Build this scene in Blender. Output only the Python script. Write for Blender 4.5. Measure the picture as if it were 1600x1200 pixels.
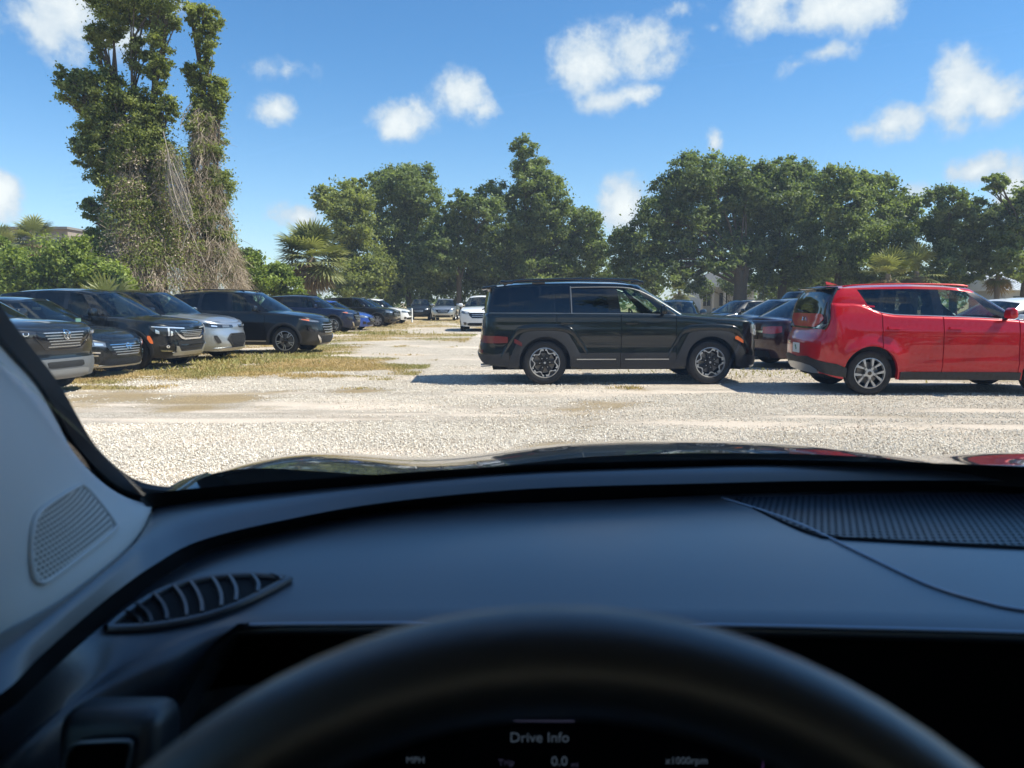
import bpy, bmesh, math, random
import numpy as np
from mathutils import Vector, Matrix, noise

random.seed(7)
rng = np.random.default_rng(7)
for o in list(bpy.data.objects):
    bpy.data.objects.remove(o)
scene = bpy.context.scene
col = scene.collection

# ------------------------------------------------------------------ camera
CAM_H = 1.38
PITCH = math.radians(6.09)
FPX = 1200.0                       # focal length in pixels of a 1600 px wide frame
cam_data = bpy.data.cameras.new('camera')
cam_data.sensor_width = 36.0
cam_data.lens = 36.0 * FPX / 1600.0
cam_data.clip_start = 0.02
cam_data.clip_end = 3000
cam_data.dof.use_dof = True
cam_data.dof.focus_distance = 16.0
cam_data.dof.aperture_fstop = 7.6
camera = bpy.data.objects.new('camera', cam_data)
col.objects.link(camera)
camera.location = (0, 0, CAM_H)
camera.rotation_euler = (math.pi / 2 - PITCH, 0, 0)
scene.camera = camera

# ------------------------------------------------------------------ sky, sun, exposure
SUN_DIR = Vector((1.0, -0.10, 1.30)).normalized()      # towards the sun
SUN_EL = math.asin(SUN_DIR.z)
SUN_AZ = math.atan2(SUN_DIR.x, SUN_DIR.y)
sun_data = bpy.data.lights.new('sun', 'SUN')
sun_data.energy = 5.0
sun_data.angle = math.radians(0.53)
sun_data.color = (1.0, 0.925, 0.81)
sun = bpy.data.objects.new('sun', sun_data)
col.objects.link(sun)
sun.location = (30, 0, 40)
sun.rotation_euler = (-SUN_DIR).to_track_quat('-Z', 'Y').to_euler()

scene.view_settings.view_transform = 'Standard'
scene.view_settings.look = 'None'
scene.view_settings.gamma = 1.0
scene.view_settings.use_curve_mapping = False
scene.view_settings.exposure = 0.78
scene.render.engine = 'CYCLES'
scene.render.resolution_x = 1024
scene.render.resolution_y = 768
scene.cycles.transparent_max_bounces = 24
scene.cycles.max_bounces = 8
scene.cycles.caustics_reflective = False
scene.cycles.caustics_refractive = False


def ray(px, py):
    """direction through a pixel of the 1600x1200 photograph, scaled to y = 1"""
    u = (px - 800) / FPX
    v = (600 - py) / FPX
    y = math.cos(PITCH) + v * math.sin(PITCH)
    z = -math.sin(PITCH) + v * math.cos(PITCH)
    return Vector((u / y, 1.0, z / y))


def at(px, py, Y):
    d = ray(px, py)
    return Vector((d.x * Y, Y, CAM_H + d.z * Y))


def at_z(px, py, z):
    d = ray(px, py)
    Y = (z - CAM_H) / d.z
    return Vector((d.x * Y, Y, z))


world = bpy.data.worlds.new('World')
scene.world = world
world.use_nodes = True


class NT:
    """small helper for writing node trees"""
    def __init__(self, tree):
        self.t = tree
        tree.nodes.clear()

    def n(self, typ, **kw):
        nd = self.t.nodes.new(typ)
        for k, v in kw.items():
            if k.startswith('i_'):
                nd.inputs[k[2:].replace('_', ' ')].default_value = v
            else:
                setattr(nd, k, v)
        return nd

    def l(self, a, b):
        self.t.links.new(a, b)

    def m(self, op, a, b=None, c=None, clamp=False):
        nd = self.t.nodes.new('ShaderNodeMath')
        nd.operation = op
        nd.use_clamp = clamp
        for i, x in enumerate((a, b, c)):
            if x is None:
                continue
            if isinstance(x, (int, float)):
                nd.inputs[i].default_value = x
            else:
                self.l(x, nd.inputs[i])
        return nd.outputs[0]

    def mix(self, fac, a, b, blend='MIX'):
        nd = self.t.nodes.new('ShaderNodeMix')
        nd.data_type = 'RGBA'
        nd.blend_type = blend
        for s, x in ((nd.inputs[0], fac), (nd.inputs[6], a), (nd.inputs[7], b)):
            if isinstance(x, (int, float)):
                s.default_value = x
            elif isinstance(x, (tuple, list)):
                s.default_value = (*x[:3], 1)
            else:
                self.l(x, s)
        return nd.outputs[2]

    def ramp(self, fac, stops):
        nd = self.t.nodes.new('ShaderNodeValToRGB')
        el = nd.color_ramp.elements
        while len(el) < len(stops):
            el.new(0.5)
        for e, (p, c) in zip(el, stops):
            e.position = p
            e.color = (*c[:3], 1) if isinstance(c, (tuple, list)) else (c, c, c, 1)
        self.l(fac, nd.inputs[0])
        return nd.outputs[0]

    def smooth(self, x, a, b):
        nd = self.t.nodes.new('ShaderNodeMapRange')
        nd.interpolation_type = 'SMOOTHSTEP'
        self.l(x, nd.inputs[0])
        nd.inputs[1].default_value = a
        nd.inputs[2].default_value = b
        nd.inputs[3].default_value = 0
        nd.inputs[4].default_value = 1
        return nd.outputs[0]


def build_world():
    w = NT(world.node_tree)
    sky = w.n('ShaderNodeTexSky', sky_type='NISHITA')
    sky.sun_disc = False
    sky.sun_elevation = SUN_EL
    sky.sun_rotation = SUN_AZ
    sky.altitude = 10
    sky.air_density = 1.0
    sky.dust_density = 0.15
    sky.ozone_density = 2.2
    tc = w.n('ShaderNodeTexCoord')
    sep = w.n('ShaderNodeSeparateXYZ')
    w.l(tc.outputs['Generated'], sep.inputs[0])
    X, Y, Z = sep.outputs
    az = w.m('ARCTAN2', X, Y)
    el = w.m('ARCSINE', Z)
    # wispy displacement of the direction, so cloud edges are ragged
    nz = w.n('ShaderNodeTexNoise', i_Scale=9.0, i_Detail=7.0, i_Roughness=0.62)
    w.l(tc.outputs['Generated'], nz.inputs['Vector'])
    nz2 = w.n('ShaderNodeTexNoise', i_Scale=30.0, i_Detail=7.0, i_Roughness=0.6)
    w.l(tc.outputs['Generated'], nz2.inputs['Vector'])
    nsep = w.n('ShaderNodeSeparateColor')
    w.l(nz.outputs['Color'], nsep.inputs[0])
    az_w = w.m('ADD', az, w.m('MULTIPLY', w.m('SUBTRACT', nsep.outputs[0], 0.5), 0.075))
    el_w = w.m('ADD', el, w.m('MULTIPLY', w.m('SUBTRACT', nsep.outputs[1], 0.5), 0.045))
    clouds = [
        (95, 30, 95, 62, 1.0), (175, 60, 60, 40, .8), (8, 312, 42, 36, 1.0), (424, 171, 42, 32, .95), (440, 106, 66, 20, .55),
        (632, 190, 64, 34, .95), (722, 150, 50, 40, .8), (748, 178, 38, 22, .6),
        (920, 100, 66, 58, 1.0), (1010, 72, 82, 46, 1.0), (1050, 85, 44, 36, .8), (935, 160, 50, 28, .8), (990, 148, 56, 18, .6),
        (1300, 14, 96, 54, 1.0), (1360, 10, 60, 40, .9), (1190, 14, 66, 48, .85), (1165, 50, 40, 34, .75), (1285, 84, 66, 26, .85), (1250, 104, 40, 18, .65),
        (1505, 140, 74, 62, 1.05), (1555, 158, 58, 40, 1.0), (1385, 190, 62, 34, .95), (1345, 200, 30, 16, .7),
        (1535, 258, 68, 28, 1.1), (983, 322, 52, 56, 1.15), (460, 338, 46, 24, 1.1), (1590, 292, 46, 56, 1.1), (1420, 300, 46, 22, .7),
        (1116, 218, 16, 24, .7), (1066, 10, 50, 16, .65), (265, 5, 60, 22, .6), (1110, 40, 30, 12, .35),
    ]
    acc = None
    low = None
    for (cx, cy, rx, ry, st) in clouds:
        d = ray(cx, cy).normalized()
        a0 = math.atan2(d.x, d.y)
        e0 = math.asin(d.z)
        k = math.cos(a0) ** 2
        du = w.m('MULTIPLY', w.m('SUBTRACT', az_w, a0), FPX / rx / max(k, .5) * .96)
        dv = w.m('MULTIPLY', w.m('SUBTRACT', el_w, e0), FPX / ry * .96)
        r = w.m('SQRT', w.m('ADD', w.m('MULTIPLY', du, du), w.m('MULTIPLY', dv, dv)))
        m_ = w.m('MULTIPLY', w.m('SUBTRACT', 1.16, r), st)
        # under side a little greyer
        acc = m_ if acc is None else w.m('SMOOTH_MAX', acc, m_, 0.25)
    # the same kind of scattered cumulus goes on all round the rest of the sky
    big = w.n('ShaderNodeTexNoise', i_Scale=3.2, i_Detail=2.0, i_Roughness=0.5)
    w.l(tc.outputs['Generated'], big.inputs['Vector'])
    outside = w.m('MAXIMUM', w.smooth(w.m('ABSOLUTE', az), 0.62, 0.78), w.smooth(el, 0.42, 0.56))
    rest = w.m('MULTIPLY', w.m('MULTIPLY', w.m('SUBTRACT', big.outputs['Fac'], 0.54), 6.0), outside)
    rest = w.m('MULTIPLY', rest, w.smooth(el, 0.02, 0.12))
    acc = w.m('MAXIMUM', acc, rest)
    fine = w.m('MULTIPLY', w.m('SUBTRACT', nz2.outputs['Fac'], 0.5), 1.3)
    mid = w.m('MULTIPLY', w.m('SUBTRACT', nsep.outputs[2], 0.5), 1.5)
    dens = w.m('ADD', acc, w.m('ADD', fine, mid))
    alpha = w.smooth(dens, 0.15, 0.82)
    alpha = w.m('MULTIPLY', alpha, w.smooth(acc, 0.0, 0.3))
    alpha = w.m('MULTIPLY', alpha, 0.96)
    body = w.smooth(w.m('ADD', dens, w.m('MULTIPLY', mid, .6)), 0.3, 1.5)
    cloudcol = w.mix(body, (4.3, 5.0, 5.9), (7.3, 7.3, 7.25))
    hs = w.n('ShaderNodeHueSaturation', i_Saturation=1.06, i_Value=1.0)
    w.l(sky.outputs[0], hs.inputs['Color'])
    tcol = w.mix(w.smooth(el, 0.0, 0.34), (0.95, 1.06, 1.20), (0.60, 0.95, 1.18))
    tint = w.mix(1.0, hs.outputs[0], tcol, 'MULTIPLY')
    final = w.mix(alpha, tint, cloudcol)
    bg = w.n('ShaderNodeBackground', i_Strength=0.094)
    w.l(final, bg.inputs['Color'])
    out = w.n('ShaderNodeOutputWorld')
    w.l(bg.outputs[0], out.inputs['Surface'])


build_world()
world.cycles.sampling_method = 'MANUAL'
world.cycles.sample_map_resolution = 1024

# ------------------------------------------------------------------ materials
MATS = {}


def new_mat(name):
    m = bpy.data.materials.new(name)
    m.use_nodes = True
    MATS[name] = m
    return m, NT(m.node_tree)


def pmat(name, base, rough=0.5, metal=0.0, coat=0.0, spec=0.5, bump=None, var=None, sheen=None, coat_rough=0.03, emit=None):
    """Principled material; bump=(scale, strength, distance), var=(scale, amount) mottles colour and roughness"""
    if name in MATS:
        return MATS[name]
    m, t = new_mat(name)
    b = t.n('ShaderNodeBsdfPrincipled')
    o = t.n('ShaderNodeOutputMaterial')
    t.l(b.outputs[0], o.inputs[0])
    b.inputs['Base Color'].default_value = (*base, 1)
    b.inputs['Roughness'].default_value = rough
    b.inputs['Metallic'].default_value = metal
    b.inputs['Coat Weight'].default_value = coat
    b.inputs['Coat Roughness'].default_value = coat_rough
    b.inputs['Specular IOR Level'].default_value = spec
    if emit:
        b.inputs['Emission Color'].default_value = (*emit[0], 1)
        b.inputs['Emission Strength'].default_value = emit[1]
    tc = None
    if var or bump:
        tc = t.n('ShaderNodeTexCoord')
    if var:
        nz = t.n('ShaderNodeTexNoise', i_Scale=var[0], i_Detail=5.0, i_Roughness=0.6)
        t.l(tc.outputs['Object'], nz.inputs['Vector'])
        a = var[1]
        c = t.mix(nz.outputs['Fac'], tuple(x * (1 - a) for x in base), tuple(min(1, x * (1 + a)) for x in base))
        t.l(c, b.inputs['Base Color'])
        r = t.m('ADD', rough - .08, t.m('MULTIPLY', nz.outputs['Fac'], 0.16), clamp=True)
        t.l(r, b.inputs['Roughness'])
    if bump:
        nz = t.n('ShaderNodeTexNoise', i_Scale=bump[0], i_Detail=3.0)
        t.l(tc.outputs['Object'], nz.inputs['Vector'])
        bp = t.n('ShaderNodeBump', i_Strength=bump[1], i_Distance=bump[2])
        t.l(nz.outputs['Fac'], bp.inputs['Height'])
        t.l(bp.outputs[0], b.inputs['Normal'])
    return m


def paint(name, base, metal=0.0, rough=0.35, dust=0.06):
    """clear-coated car paint with a thin film of pale dust"""
    if name in MATS:
        return MATS[name]
    m, t = new_mat(name)
    b = t.n('ShaderNodeBsdfPrincipled')
    o = t.n('ShaderNodeOutputMaterial')
    t.l(b.outputs[0], o.inputs[0])
    tc = t.n('ShaderNodeTexCoord')
    nz = t.n('ShaderNodeTexNoise', i_Scale=3.0, i_Detail=6.0, i_Roughness=0.7)
    t.l(tc.outputs['Object'], nz.inputs['Vector'])
    sp = t.n('ShaderNodeSeparateXYZ')
    t.l(tc.outputs['Object'], sp.inputs[0])
    low = t.smooth(sp.outputs[2], 0.75, 0.2)
    d = t.m('MULTIPLY', t.m('ADD', t.m('MULTIPLY', low, 0.8), t.m('MULTIPLY', nz.outputs['Fac'], 0.9)), dust, clamp=True)
    c = t.mix(d, base, (0.42, 0.38, 0.31))
    t.l(c, b.inputs['Base Color'])
    b.inputs['Metallic'].default_value = metal
    b.inputs['Roughness'].default_value = rough
    b.inputs['Coat Weight'].default_value = 1.0
    b.inputs['Specular IOR Level'].default_value = 0.15
    t.l(t.m('ADD', 0.02, t.m('MULTIPLY', d, 0.5)), b.inputs['Coat Roughness'])
    return m


def glass(name, tint, rough=0.0, f0=0.045, dust=0.0):
    """a thin pane: tinted see-through with mirror reflection that grows at grazing angles"""
    if name in MATS:
        return MATS[name]
    m, t = new_mat(name)
    tr = t.n('ShaderNodeBsdfTransparent')
    tr.inputs[0].default_value = (*tint, 1)
    gl = t.n('ShaderNodeBsdfGlossy', i_Roughness=rough)
    gl.inputs[0].default_value = (1, 1, 1, 1)
    lw = t.n('ShaderNodeLayerWeight', i_Blend=0.5)
    f = t.m('ADD', f0, t.m('MULTIPLY', t.m('POWER', lw.outputs['Facing'], 5.0), 1 - f0), clamp=True)
    mx = t.n('ShaderNodeMixShader')
    t.l(f, mx.inputs[0])
    t.l(tr.outputs[0], mx.inputs[1])
    t.l(gl.outputs[0], mx.inputs[2])
    o = t.n('ShaderNodeOutputMaterial')
    last = mx
    if dust:
        df = t.n('ShaderNodeBsdfDiffuse')
        df.inputs[0].default_value = (.7, .72, .72, 1)
        tl = t.n('ShaderNodeBsdfTranslucent')
        tl.inputs[0].default_value = (.7, .72, .72, 1)
        m2 = t.n('ShaderNodeMixShader', i_Fac=.5)
        t.l(df.outputs[0], m2.inputs[1])
        t.l(tl.outputs[0], m2.inputs[2])
        last = t.n('ShaderNodeMixShader', i_Fac=dust)
        t.l(mx.outputs[0], last.inputs[1])
        t.l(m2.outputs[0], last.inputs[2])
    t.l(last.outputs[0], o.inputs[0])
    return m


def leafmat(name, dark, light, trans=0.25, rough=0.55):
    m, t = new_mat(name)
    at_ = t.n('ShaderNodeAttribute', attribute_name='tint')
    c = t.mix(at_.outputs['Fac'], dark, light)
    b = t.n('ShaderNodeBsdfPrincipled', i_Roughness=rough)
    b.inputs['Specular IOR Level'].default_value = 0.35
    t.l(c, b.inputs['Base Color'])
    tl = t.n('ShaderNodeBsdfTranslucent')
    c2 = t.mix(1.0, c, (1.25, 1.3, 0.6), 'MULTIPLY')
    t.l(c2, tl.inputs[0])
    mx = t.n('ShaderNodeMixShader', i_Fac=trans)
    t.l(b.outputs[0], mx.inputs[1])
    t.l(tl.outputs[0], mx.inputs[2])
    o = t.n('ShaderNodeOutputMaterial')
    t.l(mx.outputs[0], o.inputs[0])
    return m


# ------------------------------------------------------------------ mesh helpers
def empty(name, loc=(0, 0, 0), rz=0.0):
    o = bpy.data.objects.new(name, None)
    o.empty_display_size = 0.3
    col.objects.link(o)
    o.location = loc
    o.rotation_euler = (0, 0, rz)
    return o


def tag(o, label, cat, group=None):
    o['label'] = label
    o['category'] = cat
    if group:
        o['group'] = group
    return o


def fin(name, me, mat, parent=None, smooth=True, angle=38):
    mats = mat if isinstance(mat, (list, tuple)) else [mat]
    for m in mats:
        me.materials.append(m)
    if smooth:
        me.polygons.foreach_set('use_smooth', [True] * len(me.polygons))
        me.set_sharp_from_angle(angle=math.radians(angle))
    me.update()
    o = bpy.data.objects.new(name, me)
    col.objects.link(o)
    if parent is not None:
        o.parent = parent
    return o


class MB:
    def __init__(self):
        self.v, self.f, self.mi = [], [], []

    def add(self, vs, fs, mi=0):
        b = len(self.v)
        self.v.extend([tuple(p) for p in vs])
        self.f.extend([tuple(i + b for i in f) for f in fs])
        self.mi.extend([mi] * len(fs))

    def box(self, c, s, mi=0, rot=None):
        x, y, z = s[0] / 2, s[1] / 2, s[2] / 2
        vs = [Vector(p) for p in ((-x, -y, -z), (x, -y, -z), (x, y, -z), (-x, y, -z), (-x, -y, z), (x, -y, z), (x, y, z), (-x, y, z))]
        if rot is not None:
            vs = [rot @ p for p in vs]
        self.add([p + Vector(c) for p in vs], [(0, 3, 2, 1), (4, 5, 6, 7), (0, 1, 5, 4), (1, 2, 6, 5), (2, 3, 7, 6), (3, 0, 4, 7)], mi)

    def rbox(self, c, s, r=0.03, seg=3, rot=None, mi=0, taper=None):
        bm = bmesh.new()
        bmesh.ops.create_cube(bm, size=1.0)
        for p in bm.verts:
            p.co = Vector((p.co.x * s[0], p.co.y * s[1], p.co.z * s[2]))
            if taper and p.co.z > 0:
                p.co.x *= taper[0]
                p.co.y *= taper[1]
        bmesh.ops.bevel(bm, geom=list(bm.edges), offset=r, segments=seg, profile=0.5, affect='EDGES')
        bm.verts.index_update()
        vs = [p.co.copy() for p in bm.verts]
        if rot is not None:
            vs = [rot @ p for p in vs]
        self.add([p + Vector(c) for p in vs], [[q.index for q in f.verts] for f in bm.faces], mi)
        bm.free()

    def grid(self, P, mi=0, close_u=False, flip=False):
        nu, nv = len(P), len(P[0])
        b = len(self.v)
        for row in P:
            self.v.extend([tuple(p) for p in row])
        for i in range(nu if close_u else nu - 1):
            for j in range(nv - 1):
                a, c = i, (i + 1) % nu
                q = (b + a * nv + j, b + c * nv + j, b + c * nv + j + 1, b + a * nv + j + 1)
                pts = [Vector(self.v[k]) for k in q]
                uniq = []
                for k, p in zip(q, pts):
                    if all((p - Vector(self.v[u])).length > 1e-5 for u in uniq):
                        uniq.append(k)
                if len(uniq) >= 3:
                    self.f.append(tuple(reversed(uniq)) if flip else tuple(uniq))
                    self.mi.append(mi)

    def tube(self, pts, radii, n=8, mi=0, cap=True, squash=None):
        pts = [Vector(p) for p in pts]
        if isinstance(radii, (int, float)):
            radii = [radii] * len(pts)
        rings = []
        up = Vector((0.31, 0.12, 0.94)).normalized()
        for i, p in enumerate(pts):
            d = (pts[min(i + 1, len(pts) - 1)] - pts[max(i - 1, 0)])
            if d.length < 1e-9:
                d = Vector((0, 0, 1))
            d.normalize()
            a = d.cross(up)
            if a.length < 1e-3:
                a = d.cross(Vector((1, 0, 0)))
            a.normalize()
            b_ = d.cross(a)
            rings.append([p + (a * math.cos(2 * math.pi * k / n) + b_ * math.sin(2 * math.pi * k / n)) * radii[i] for k in range(n)])
        b = len(self.v)
        for r in rings:
            self.v.extend([tuple(p) for p in r])
        for i in range(len(rings) - 1):
            for k in range(n):
                k2 = (k + 1) % n
                self.f.append((b + i * n + k, b + i * n + k2, b + (i + 1) * n + k2, b + (i + 1) * n + k))
                self.mi.append(mi)
        if cap:
            self.f.append(tuple(b + k for k in reversed(range(n))))
            self.f.append(tuple(b + (len(rings) - 1) * n + k for k in range(n)))
            self.mi += [mi, mi]

    def lathe(self, prof, n=40, mi=0, closed=False):
        """profile of (radius, y) turned round the y axis"""
        P = [[(r * math.cos(2 * math.pi * i / n), y, r * math.sin(2 * math.pi * i / n)) for (r, y) in prof] for i in range(n)]
        self.grid(P, mi, close_u=True)

    def prism(self, poly, y0, y1, mi=0):
        """polygon of (x, z) extruded along y"""
        n = len(poly)
        vs = [(x, y0, z) for x, z in poly] + [(x, y1, z) for x, z in poly]
        fs = [tuple(range(n)), tuple(reversed(range(n, 2 * n)))]
        fs += [(i, i + n, (i + 1) % n + n, (i + 1) % n) for i in range(n)]
        self.add(vs, fs, mi)

    def xform(self, M):
        self.v = [tuple(M @ Vector(p)) for p in self.v]
        return self

    def mesh(self, name):
        me = bpy.data.meshes.new(name)
        me.from_pydata(self.v, [], self.f)
        if any(self.mi):
            me.polygons.foreach_set('material_index', self.mi)
        return me

    def build(self, name, mat, parent=None, smooth=True, angle=38):
        return fin(name, self.mesh(name), mat, parent, smooth, angle)


def lerp_list(pts, x):
    """piecewise linear through (x, value) pairs, any order of x"""
    pts = sorted(pts)
    if x <= pts[0][0]:
        return pts[0][1]
    for (a, va), (b, vb) in zip(pts, pts[1:]):
        if x <= b:
            return va + (vb - va) * (x - a) / max(b - a, 1e-9)
    return pts[-1][1]


def soft(pts, x, w=0.04):
    return (lerp_list(pts, x - w) + 2 * lerp_list(pts, x) + lerp_list(pts, x + w)) / 4


def catmull(pts, per=8):
    pts = [Vector(p) for p in pts]
    out = []
    for i in range(len(pts) - 1):
        p0, p1, p2, p3 = pts[max(i - 1, 0)], pts[i], pts[i + 1], pts[min(i + 2, len(pts) - 1)]
        for k in range(per):
            t = k / per
            out.append(0.5 * ((2 * p1) + (p2 - p0) * t + (2 * p0 - 5 * p1 + 4 * p2 - p3) * t * t + (3 * p1 - p0 - 3 * p2 + p3) * t ** 3))
    out.append(pts[-1])
    return out
# ------------------------------------------------------------------ car materials
M_TYRE = pmat('tyre_rubber', (0.022, 0.021, 0.02), 0.8, var=(14, .45), bump=(90, .3, .004))
M_PLASTIC = pmat('black_plastic', (0.022, 0.022, 0.023), 0.6, var=(6, .35), bump=(160, .2, .002))
M_GLOSSBLK = pmat('gloss_black', (0.006, 0.006, 0.007), 0.12, coat=0.6)
M_WELL = pmat('wheel_well', (0.008, 0.008, 0.008), 0.9)
M_CHROME = pmat('chrome', (0.75, 0.75, 0.76), 0.12, metal=1.0)
M_SATIN = pmat('satin_silver', (0.52, 0.53, 0.54), 0.38, metal=0.85, var=(9, .12))
M_TRIM = pmat('dark_trim', (.20, .205, .21), .4, metal=.7)
M_DULLRED = pmat('dull_red_lens', (.13, .012, .012), .28, coat=.6)
M_DARKRIM = pmat('dark_rim', (0.018, 0.018, 0.019), 0.35, metal=0.3)
M_DISC = pmat('brake_disc', (0.22, 0.21, 0.2), 0.45, metal=0.9)
M_AMBER = pmat('amber_reflector', (0.85, 0.17, 0.03), 0.25, coat=0.8)
M_REDLENS = pmat('red_lens', (0.30, 0.012, 0.014), 0.18, coat=0.9)
M_DARKLENS = pmat('dark_lens', (0.03, 0.008, 0.012), 0.1, coat=1.0)
M_LAMP = pmat('lamp_lens', (0.20, 0.21, 0.22), 0.12, metal=0.5, coat=1.0)
M_LAMPIN = pmat('lamp_reflector', (0.86, 0.87, 0.88), 0.14, metal=0.7, coat=1.0)
M_LAMPDK = pmat('lamp_bezel', (0.02, 0.02, 0.022), 0.15, coat=1.0)
M_SEAT = pmat('seat_cloth', (0.05, 0.05, 0.052), 0.8)
M_SEATGREY = pmat('seat_grey', (0.20, 0.19, 0.18), 0.7)
M_LINING = pmat('cabin_lining', (0.03, 0.03, 0.031), 0.85)
M_PLATE = pmat('plate_white', (0.72, 0.75, 0.72), 0.4)
M_GREEN = pmat('plate_green', (0.03, 0.20, 0.07), 0.5)
M_GLASS = glass('glass_clear', (0.66, 0.78, 0.72))
M_SHIELD = glass('glass_windscreen', (0.55, 0.66, 0.63), f0=0.07)
M_PRIV = glass('glass_privacy', (0.05, 0.055, 0.06), f0=0.06)
M_PRIV2 = glass('glass_smoked', (0.16, 0.17, 0.18), f0=0.06)


class Shell:
    """one car body: a plan outline swept up through bumper, side and shoulder; x forward, 0 at the front axle"""

    def __init__(s, sp):
        s.sp = sp
        s.xf = sp['fo']
        s.xr = -sp['wb'] - sp['ro']
        s.w = sp['W'] / 2
        s.axles = (0.0, -sp['wb'])
        cf, nf, cr, nr = sp['cf'], sp['nf'], sp['cr'], sp['nr']
        pts = []
        N = 160
        for i in range(N + 1):
            a = math.pi / 2 * i / N
            pts.append((s.xf - cf + cf * math.cos(a) ** (2 / nf), s.w * math.sin(a) ** (2 / nf)))
        x0, x1 = s.xf - cf, s.xr + cr
        for i in range(1, 60):
            pts.append((x0 + (x1 - x0) * i / 60, s.w))
        for i in range(N + 1):
            a = math.pi / 2 * (1 - i / N)
            pts.append((s.xr + cr - cr * math.cos(a) ** (2 / nr), s.w * math.sin(a) ** (2 / nr)))
        S = [0.0]
        for a, b in zip(pts, pts[1:]):
            S.append(S[-1] + math.hypot(b[0] - a[0], b[1] - a[1]))
        s.px = np.array([p[0] for p in pts])
        s.py = np.array([p[1] for p in pts])
        s.ps = np.array(S)
        s.len = S[-1]

    def s_of_x(s, x):
        return float(np.interp(-x, -s.px, s.ps))

    def out(s, t):
        t = min(max(t, 0), s.len)
        x = float(np.interp(t, s.ps, s.px))
        y = float(np.interp(t, s.ps, s.py))
        e = 0.02
        xa, ya = np.interp(t - e, s.ps, s.px), np.interp(t - e, s.ps, s.py)
        xb, yb = np.interp(t + e, s.ps, s.px), np.interp(t + e, s.ps, s.py)
        if t < e:
            return x, y, 1.0, 0.0
        if t > s.len - e:
            return x, y, -1.0, 0.0
        tx, ty = xb - xa, yb - ya
        l = math.hypot(tx, ty)
        return x, y, ty / l, -tx / l

    def ztop(s, x):
        return soft(s.sp['top'], x, 0.09)

    def zlow(s, x):
        sp = s.sp
        for xa in s.axles:
            d = abs(x - xa)
            if d < sp['Ra'] - 0.0005:
                return sp['R'] + math.sqrt(sp['Ra'] ** 2 - d * d)
        if x > 0:
            u = (x - sp['Ra']) / max(s.xf - sp['Ra'], .01)
            return sp['zs'] + (sp['zf'] - sp['zs']) * min(1, max(0, u * 1.4))
        if x < -sp['wb']:
            u = (-sp['wb'] - sp['Ra'] - x) / max(-sp['wb'] - sp['Ra'] - s.xr, .01)
            return sp['zs'] + (sp['zr'] - sp['zs']) * min(1, max(0, u * 1.4))
        return sp['zs']

    def surf(s, t, z, off=0.0, side=1):
        sp = s.sp
        x, y, nx, ny = s.out(t)
        X, Y = x, y
        uf = max(0.0, (x - (s.xf - sp['cf'])) / sp['cf'])
        ur = max(0.0, ((s.xr + sp['cr']) - x) / sp['cr'])
        if uf > 0:
            X += soft(sp['nose'], z, .03) * uf ** 2
        if ur > 0:
            X += soft(sp['tail'], z, .03) * ur ** 2
        Y -= soft(sp['side'], z, .05) * min(1, y / s.w)
        zt = s.ztop(x)
        rr = sp['rr']
        d = z - (zt - rr)
        if d > 0:
            e = rr - math.sqrt(max(rr * rr - min(d, rr) ** 2, 0))
            X -= nx * e
            Y -= ny * e
        fl = sp.get('flare', 0.02)
        if fl:
            for xa in s.axles:
                r = math.hypot(x - xa, z - sp['R'])
                Y += fl * math.exp(-((r - sp['Ra'] - .02) / .09) ** 2) * (1 if abs(nx) < .8 else 0)
        cl = sp.get('crease')
        if cl:
            for (x0, z0, x1, z1, amp, wd) in cl:
                if min(x0, x1) < x < max(x0, x1):
                    zc = z0 + (z1 - z0) * (x - x0) / (x1 - x0)
                    fade = min(1, min(abs(x - x0), abs(x - x1)) / .3)
                    Y += amp * math.exp(-((z - zc) / wd) ** 2) * fade
        X += nx * off
        Y += ny * off
        return Vector((X, max(Y, 0) * side if y > 0 else 0.0, z))

    def hoodz(s, x, y):
        yt = max(s.surf(s.s_of_x(x), s.ztop(x)).y, .05)
        q = min(1, abs(y) / yt)
        return s.ztop(x) + s.sp['crown'] * (1 - q ** 2.2) * min(1, yt / (.6 * s.w))


def patch(sh, cols, off=0.006, side=1, step=0.045, rows=3, back=0.012):
    """a piece lying on the body: cols = [(arc length, z low, z high), ...]; top proud by off, skirts run back into the body"""
    C = []
    for (a, b) in zip(cols, cols[1:]):
        n = max(1, int(abs(b[0] - a[0]) / step))
        for k in range(n):
            t = k / n
            C.append([a[i] + (b[i] - a[i]) * t for i in range(3)])
    C.append(list(cols[-1]))
    mb = MB()
    P = []
    for (t, z0, z1) in C:
        r = [sh.surf(t, z0, off - back, side)]
        for j in range(rows + 1):
            r.append(sh.surf(t, z0 + (z1 - z0) * j / rows, off, side))
        r.append(sh.surf(t, z1, off - back, side))
        P.append(r)
    t, z0, z1 = C[0]
    P.insert(0, [sh.surf(t, z0 + (z1 - z0) * min(max(j - 1, 0), rows) / rows, off - back, side) for j in range(rows + 3)])
    t, z0, z1 = C[-1]
    P.append([sh.surf(t, z0 + (z1 - z0) * min(max(j - 1, 0), rows) / rows, off - back, side) for j in range(rows + 3)])
    mb.grid(P, flip=(side < 0))
    return mb


def patch_sym(sh, cols, off=0.006, back=0.012, rows=3):
    """patch that runs across the centre line (cols start at arc 0, or at the tail's end)"""
    a = patch(sh, cols, off, 1, rows=rows, back=back)
    b = patch(sh, cols, off, -1, rows=rows, back=back)
    a.add(b.v, b.f)
    return a


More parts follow.
